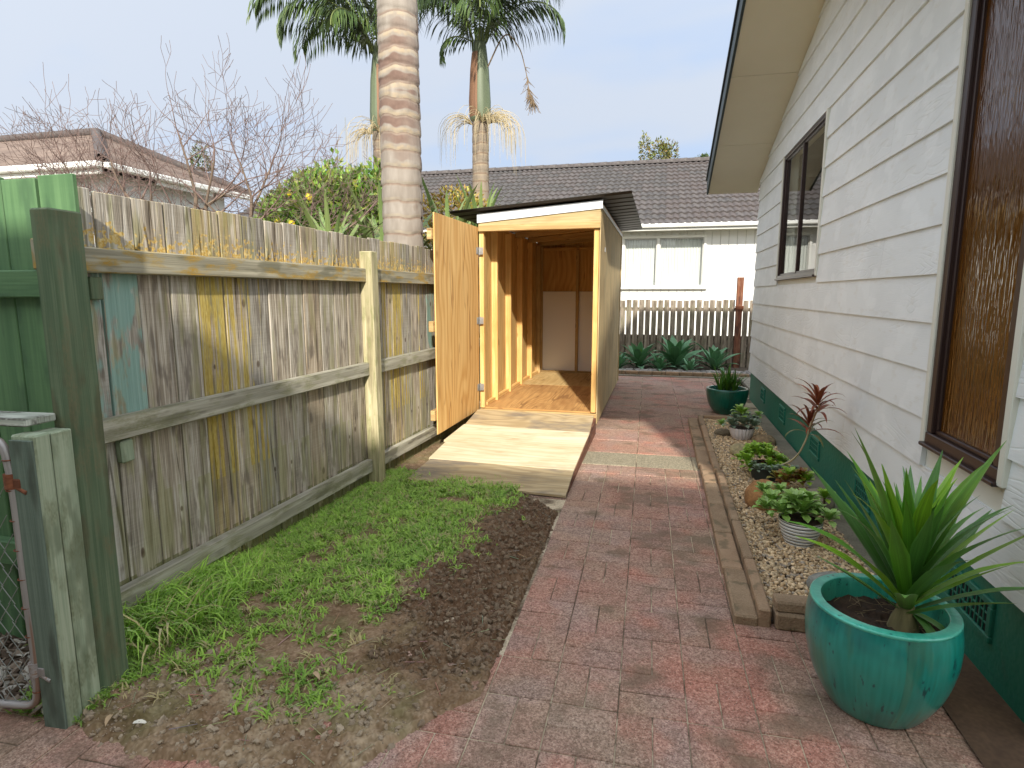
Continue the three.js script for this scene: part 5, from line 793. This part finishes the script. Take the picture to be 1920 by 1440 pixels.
{
  const big = thing('palm_tree', 'thick ringed palm trunk just behind the paling fence', 'palm tree', [-2.345, 0, -5.3], 0, 'palm trees behind the fence'); palmTrunk(big, 7.4, 0.188, 0.165, M({ map: palmTrunkTex(2, true), color: 0xd6d3d4, roughness: 0.92 }), 2);
  P(big, 'crownshaft', lathe([[0.17, 0], [0.2, 0.12], [0.17, 0.6], [0.1, 1.1]], 20), mShaft, 0, 7.4, 0); for (let k = 0; k < 8; k++) frond(big, 8.4, k * 0.785 + 0.2, 0.9 - (k % 3) * 0.3, 2.3, 1.7, 200 + k);
  frond(big, 4.75, 1.25, 0.0, 0.001 + 0.5, 2.5, 210, 1, 0.16);
  const mk = (label, x, z, ybase, yTop, R, seed, infl) => {
    const t = thing('palm_tree', label, 'palm tree', [x, 0, z], 0, 'palm trees behind the fence'); palmTrunk(t, ybase, R * 1.15, R, M({ map: palmTrunkTex(seed, false), color: 0xc6bdb4, roughness: 0.92 }), seed);
    P(t, 'crownshaft', lathe([[R * 1.02, 0], [R * 1.3, 0.06], [R * 1.32, 0.3], [R * 1.12, 0.75], [R * 0.8, yTop - ybase], [R * 0.4, yTop - ybase + 0.25]], 20), mShaft, 0, ybase, 0);
    const g = lathe([[R * 1.36, 0.02], [R * 1.42, 0.25], [R * 1.2, 0.75], [R * 0.95, 1.0]], 20), gg = new THREE.LatheGeometry([[R * 1.06, 0.01], [R * 1.36, 0.08], [R * 1.4, 0.3], [R * 1.2, 0.75], [R * 0.98, 0.98]].map((p) => new THREE.Vector2(...p)), 16, 0, 2.2); g.dispose(); P(t, 'dry_sheath', gg, mSheath, 0, ybase, 0, 0, seed * 1.3 % 6.28, 0);
    for (const [az, k] of infl) inflorescence(t, ybase - 0.03, az, R, seed * 10 + k);
    return t;
  };
  const p2 = mk('slim palm with straw flower stalks hidden partly behind thick trunk', -4.42, -9.2, 3.98, 5.05, 0.115, 5, [[-1.5, 1], [-1.9, 2], [0.3, 3]]);
  const p3 = mk('slim palm rising behind the shed roof with drooping flower stalks', -2.76, -9.2, 4.02, 5.1, 0.122, 8, [[1.3, 1], [1.75, 2], [-1.5, 3], [0.5, 4]]);
  for (const [az, up, len, dr] of [[-1.45, 1.3, 2.7, 2.7], [-2.2, 1.35, 2.7, 2.2], [-0.7, 1.3, 2.5, 2.7], [0.4, 1.35, 2.7, 2.3], [1.3, 1.35, 2.6, 2.3], [2.3, 1.35, 2.7, 2.0], [-1.1, 1.2, 1.9, 3.0], [-1.8, 1.2, 2.1, 2.9], [-0.3, 1.1, 1.2, 3.0], [3.1, 1.4, 2.7, 1.8]]) frond(p2, 5.15, az, up, len, dr, 300 + Math.round(az * 40));
  for (const [az, up, len, dr] of [[1.45, 1.3, 2.4, 2.7], [0.7, 1.3, 2.4, 2.6], [-0.2, 1.35, 2.5, 2.6], [-1.2, 0.5, 0.7, 3.0], [-1.6, 1.35, 2.4, 2.3], [2.3, 1.35, 2.6, 2.0], [1.1, 1.25, 1.8, 2.9], [-2.4, 1.35, 2.6, 2.0], [1.75, 1.1, 1.5, 2.6], [-0.8, 1.2, 1.4, 3.0], [0.3, 1.1, 1.2, 3.0], [3.0, 1.4, 2.6, 1.7]]) frond(p3, 5.15, az, up, len, dr, 400 + Math.round(az * 40));
  // spent flower spike hanging from the right hand frond
  { const st = new Sticks(), r = rng(77); let p = V3(0.1, 4.95 - 0.12, 0.05); const path = [V3(0.1, 4.75, 0.02), V3(0.42, 5.2, 0.06), V3(0.62, 5.0, 0.08), V3(0.72, 4.7, 0.1), V3(0.78, 4.4, 0.1), V3(0.85, 4.2, 0.1)]; const c = new THREE.CatmullRomCurve3(path); for (let i = 0; i < 30; i++) st.add(c.getPoint(i / 30), c.getPoint((i + 1) / 30), 0.012 - i * 0.0003, 0.012 - i * 0.0003, 5); for (let i = 0; i < 90; i++) { const f = 0.55 + 0.45 * Math.sqrt(r()), q = c.getPoint(f), d = randDir(r); d.y -= 0.5 + f; d.normalize(); st.add(q, q.clone().addScaledVector(d, 0.07 + r() * 0.16 * f), 0.0045, 0.003, 4); } P(p3, 'spent_flower_spike', st.geo(), M({ color: 0x7d6a52, roughness: 0.9 })); }
}
// ---------- lemon tree ----------
function foliage(t, name, ells, n, seed, lo, hi, size, mat) {
  const R = rng(seed), L = new Leaves(); const vol = ells.map((e) => e[3] * e[4] * e[5]), tot = vol.reduce((a, b) => a + b);
  for (let k = 0; k < n; k++) { let q = R() * tot, i = 0; while (q > vol[i] && i < ells.length - 1) q -= vol[i++]; const e = ells[i], d = randDir(R), rad = Math.pow(R(), 0.28) * (0.72 + 0.5 * fbm(d.x * 2 + seed + i * 3 + 20, d.y * 2 + d.z * 2 + 20, 2)), p = V3(e[0] + d.x * e[3] * rad, e[1] + d.y * e[4] * rad, e[2] + d.z * e[5] * rad); const dir = d.clone().addScaledVector(randDir(R), 0.9).add(V3(0, 0.1, 0)).normalize(), c = mix3(lo, hi, Math.pow(R(), 1.3)).map((x) => x * (0.75 + R() * 0.5)); L.add(p, dir, randDir(R), size * (0.7 + R() * 0.6), size * 0.45 * (0.8 + R() * 0.4), c); }
  return P(t, name, L.geo(), mat);
}
const mLeafV = new THREE.MeshPhysicalMaterial({ vertexColors: true, roughness: 0.55, side: THREE.DoubleSide, transmission: 0.3, thickness: 0 });
{
  const O = [-4.0, 0, -6.9], t = thing('lemon_tree', 'leafy green lemon tree with yellow fruit behind fence', 'lemon tree', O);
  const e = [[-0.1, 2.35, 0, 0.68, 0.55, 0.6], [0.3, 2.42, 0.1, 0.55, 0.52, 0.5], [-0.5, 2.25, 0.1, 0.46, 0.44, 0.45], [0.6, 2.45, 0.0, 0.36, 0.52, 0.4], [0.05, 1.7, 0, 0.75, 0.6, 0.6], [-0.05, 2.75, 0, 0.2, 0.35, 0.2], [0.62, 2.72, 0, 0.16, 0.3, 0.16], [0.1, 2.95, 0, 0.1, 0.24, 0.1], [-0.25, 2.65, 0.0, 0.26, 0.22, 0.2]];
  foliage(t, 'crown', e, 15000, 5, [0.10, 0.18, 0.03], [0.34, 0.47, 0.07], 0.095, mLeafV);
  const st = new Sticks(), R = rng(6); st.add(V3(0, 0, 0), V3(0.02, 1.2, 0), 0.07, 0.055, 8); for (let k = 0; k < 9; k++) { const q = e[k]; st.add(V3(0.02, 1.15, 0), V3(q[0], q[1], q[2]), 0.035, 0.012, 6); } P(t, 'trunk', st.geo(), M({ color: 0x5c5042, roughness: 0.95 }));
  const lg = new THREE.SphereGeometry(0.04, 14, 10); lg.scale(1, 1.2, 1); for (const [x, y, z] of [[-0.42, 2.3, 0.5], [-0.16, 2.24, 0.62], [0.02, 2.55, 0.52], [-0.3, 2.62, 0.4], [0.2, 2.1, 0.58], [-0.55, 2.15, 0.5]]) P(t, 'lemon', lg, M({ color: 0xe6cc1c, roughness: 0.5 }), x, y, z, 0.4, x * 9, 0.3);
}
// ---------- bare plum tree ----------
{
  const t = thing('bare_tree', 'leafless tree with tangled reddish twigs behind the fence', 'tree', [-4.75, 0, -5.3]), R = rng(19), big = new Sticks(), twig = new Sticks(), rot = (d, a) => { const q = randDir(R); return d.clone().addScaledVector(q.addScaledVector(d, -q.dot(d)).normalize(), Math.tan(a)).normalize(); };
  const grow = (p, d, len, r, lev) => {
    let q = p.clone(), dir = d.clone(); const n = lev < 2 ? 5 : 4;
    for (let i = 0; i < n; i++) { dir = rot(dir, (lev < 2 ? 0.16 : 0.2) * R()); dir.y += 0.05; dir.normalize(); const e = q.clone().addScaledVector(dir, len / n), r1 = Math.max(0.0021, r * (1 - 0.42 / n * 1.4)); (r > 0.009 ? big : twig).add(q, e, r, r1, r > 0.02 ? 7 : r > 0.006 ? 5 : 3); q = e; r = r1;
      if (lev < 5 && (i > 0 || lev > 0) && R() < [0.85, 0.7, 0.6, 0.42, 0.1][lev]) grow(q, rot(dir, 0.6 + R() * 0.5), len * (0.5 + R() * 0.28), r * 0.62, lev + 1); }
    if (lev < 5) grow(q, rot(dir, 0.3), len * 0.66, r * 0.85, lev + 1);
  };
  for (const [x, y, z, dx, dy, dz, l, r] of [[0.1, 1.5, 0.2, -0.55, 1, 0.1, 0.85, 0.034], [0.1, 1.5, 0.2, 0.35, 1, -0.1, 0.9, 0.034], [0.5, 1.55, 0, 0.6, 0.9, 0.1, 0.8, 0.032], [0.4, 1.5, 0.1, 0.05, 1, 0.25, 0.8, 0.03], [0, 1.5, 0.2, -1.0, 0.75, 0.0, 0.95, 0.032], [0.6, 1.5, -0.1, 1.0, 0.75, -0.2, 0.8, 0.028], [0.9, 1.55, -0.2, 0.8, 0.8, -0.1, 0.8, 0.026], [0.7, 1.6, 0.1, 0.3, 1, 0, 0.8, 0.026], [-0.9, 1.8, 0.1, -0.5, 1, 0.1, 0.75, 0.026], [-1.3, 1.7, 0.1, -0.7, 0.8, 0.1, 0.75, 0.026]]) grow(V3(x, y, z), V3(dx, dy, dz).normalize(), l, r, 0);
  big.add(V3(0.2, 0, 0.1), V3(0.25, 0.9, 0.1), 0.1, 0.085, 10); for (const [x, y, z] of [[0.1, 1.5, 0.2], [0.5, 1.55, 0], [0.4, 1.5, 0.1], [0, 1.5, 0.2], [0.6, 1.5, -0.1]]) big.add(V3(0.25, 0.85, 0.1), V3(x, y, z), 0.06, 0.034, 7); big.add(V3(0.25, 0.85, 0.1), V3(-0.9, 1.8, 0.1), 0.05, 0.028, 7); big.add(V3(-0.7, 1.6, 0.1), V3(-1.3, 1.7, 0.1), 0.035, 0.026, 7);
  P(t, 'branches', big.geo(), M({ ...leafTex([86, 66, 56], [140, 122, 108], null, 41), roughness: 0.95 })); P(t, 'twigs', twig.geo(), M({ color: 0x77625a, roughness: 0.9 }));
}
// ---------- flax, bushes, climbers behind the fence ----------
{
  const prof = (t) => (t < 0.3 ? 0.8 + t * 0.6 : 1 - (t - 0.3) ** 1.6 * 1.3), mats = [leafMat(leafTex([92, 120, 70], [134, 156, 98], [140, 150, 100], 51)), leafMat(leafTex([92, 118, 66], [140, 156, 98], null, 52))], geos = [leafGeo(1.35, 0.11, 0.25, 0.35, 8, prof), leafGeo(1.25, 0.1, 0.5, 0.3, 8, prof), leafGeo(1.05, 0.09, 0.9, 0.3, 8, prof)];
  for (const [x, z, y, s, sd, label] of [[-2.62, -7.3, 1.75, 0.78, 1, 'flax with broad upright leaves between palm trunk and shed'], [-2.5, -8.3, 2.1, 0.75, 2, 'flax with paler spreading leaves behind shed roof'], [-2.85, -6.0, 1.5, 0.8, 3, 'flax leaves poking over the fence left of thick palm'], [-3.05, -5.2, 1.62, 0.55, 4, 'strappy plant topping the fence below the lemon tree']]) { const t = thing('flax', label, 'flax', [x, 0, z], 0, 'flax plants behind the fence'); rosette(t, 'leaf', geos, mats, 26, { r: 0.1, tilt0: 0.05, tilt1: 1.05, y: y, sc: s, rad: 0.05, seed: 80 + sd }); P(t, 'stem', new THREE.CylinderGeometry(0.07, 0.1, y + 0.1, 10), mSheath, 0, (y + 0.1) / 2, 0); }
  const b = thing('golden_shrub', 'yellow and rust leaved shrub behind the flax', 'shrub', [-2.95, 0, -8.6]); foliage(b, 'crown', [[0, 2.5, 0, 0.6, 0.5, 0.5], [0.1, 1.7, 0, 0.8, 0.8, 0.6]], 6500, 15, [0.2, 0.13, 0.02], [0.6, 0.48, 0.08], 0.075, mLeafV); P(b, 'trunk', new THREE.CylinderGeometry(0.04, 0.06, 1.6, 8), M({ color: 0x55483a }), 0, 0.8, 0);
  { const st = new Sticks(); st.add(V3(0.0, 2.4, 0), V3(0.08, 2.95, 0.1), 0.008, 0.005, 5); for (let k = 0; k < 7; k++) st.add(V3(0.04 + k * 0.006, 2.6 + k * 0.05, 0.07), V3(0.04 + (k % 2 ? 0.08 : -0.06), 2.63 + k * 0.05, 0.07), 0.004, 0.012, 4); P(b, 'shoot', st.geo(), M({ color: 0x5a6a3c })); }
  const d = thing('dry_grass_clump', 'dry straw coloured grass behind fence under the bare tree', 'grass clump', [-3.55, 0, -5.0]); rosette(d, 'leaf', [leafGeo(0.5, 0.02, 1.2, 0.2, 6), leafGeo(0.42, 0.016, 0.7, 0.2, 6)], [leafMat(leafTex([150, 116, 66], [196, 164, 106], null, 61)), leafMat(leafTex([120, 132, 60], [160, 166, 80], null, 62))], 34, { r: 0.06, tilt0: 0.1, tilt1: 1.3, y: 1.72, rad: 0.05, seed: 95 }); P(d, 'stem', new THREE.CylinderGeometry(0.05, 0.08, 1.75, 8), mSheath, 0, 0.87, 0);
  // trees beyond the grey roof
  const far = (label, x, y, z, e, n, lo, hi, s) => { const t = thing('background_tree', label, 'tree', [x, 0, z], 0, 'trees beyond the grey roof'); foliage(t, 'crown', e.map((q) => [q[0], q[1] + y, q[2], q[3], q[4], q[5]]), n, 25 + Math.round(x), lo, hi, s, mLeafV); P(t, 'trunk', new THREE.CylinderGeometry(0.12, 0.2, y, 8), M({ color: 0x5a4d40 }), 0, y / 2, 0); };
  far('olive and gold tree rising above the grey tiled roof', -0.3, 6.3, -25, [[-0.5, 0.6, 0, 0.2, 0.75, 0.25], [0.05, 0.4, 0, 0.35, 0.65, 0.3], [0.55, 0.35, 0, 0.22, 0.6, 0.2], [0.3, 0.5, 0, 0.18, 0.6, 0.2], [-0.1, -0.1, 0, 0.95, 0.4, 0.4], [-0.9, 0.0, 0, 0.3, 0.25, 0.3]], 3000, [0.07, 0.08, 0.02], [0.34, 0.30, 0.07], 0.13);
  far('small dark tree top at the house corner above roof', 1.45, 6.2, -25, [[0, 0.15, 0, 0.45, 0.35, 0.3]], 700, [0.04, 0.07, 0.02], [0.16, 0.2, 0.05], 0.12);
  far('small pointed tree seen through the bare branches', -13.6, 5.2, -16, [[0, 0, 0, 0.3, 0.7, 0.3]], 700, [0.05, 0.06, 0.02], [0.16, 0.18, 0.05], 0.1);
  const an = thing('antenna_pole', 'thin grey antenna pole beyond the lemon tree', 'pole', [-7.1, 0, -13]); P(an, 'pole', new THREE.CylinderGeometry(0.012, 0.015, 5.4, 6), M({ color: 0x8d9296, roughness: 0.6 }), 0, 2.7, 0); P(an, 'bracket', cbox(0.1, 0.05, 0.06, 0.005), mGalv, 0, 3.6, 0);
}
// a few fallen leaves and chips on the soil
{
  const g = leafGeo(0.05, 0.022, 0.9, 0.3, 4), mats = [M({ color: 0xb59a78, side: THREE.DoubleSide }), M({ color: 0xe2dccb, side: THREE.DoubleSide })];
  for (const [x, z, m, turn, label] of [[-1.77, -1.47, 0, 0.6, 'curled brown leaf on the soil near the gate post'], [-1.66, -1.45, 1, 2.1, 'white chip on the soil near the gate post'], [-1.3, -2.06, 0, 2.6, 'tan leaf fallen in the middle of the bare soil'], [-1.22, -1.83, 0, 1.2, 'small tan leaf at the front of the bare soil']]) { const q = P(scene, numbered('dry_leaf'), g, mats[m], x, soilH(x, z) + 0.014, z, 1.35, turn, 0.2); tag(q, label, 'leaf', 'leaves fallen on the soil'); }
}
renderer.render(scene, camera);
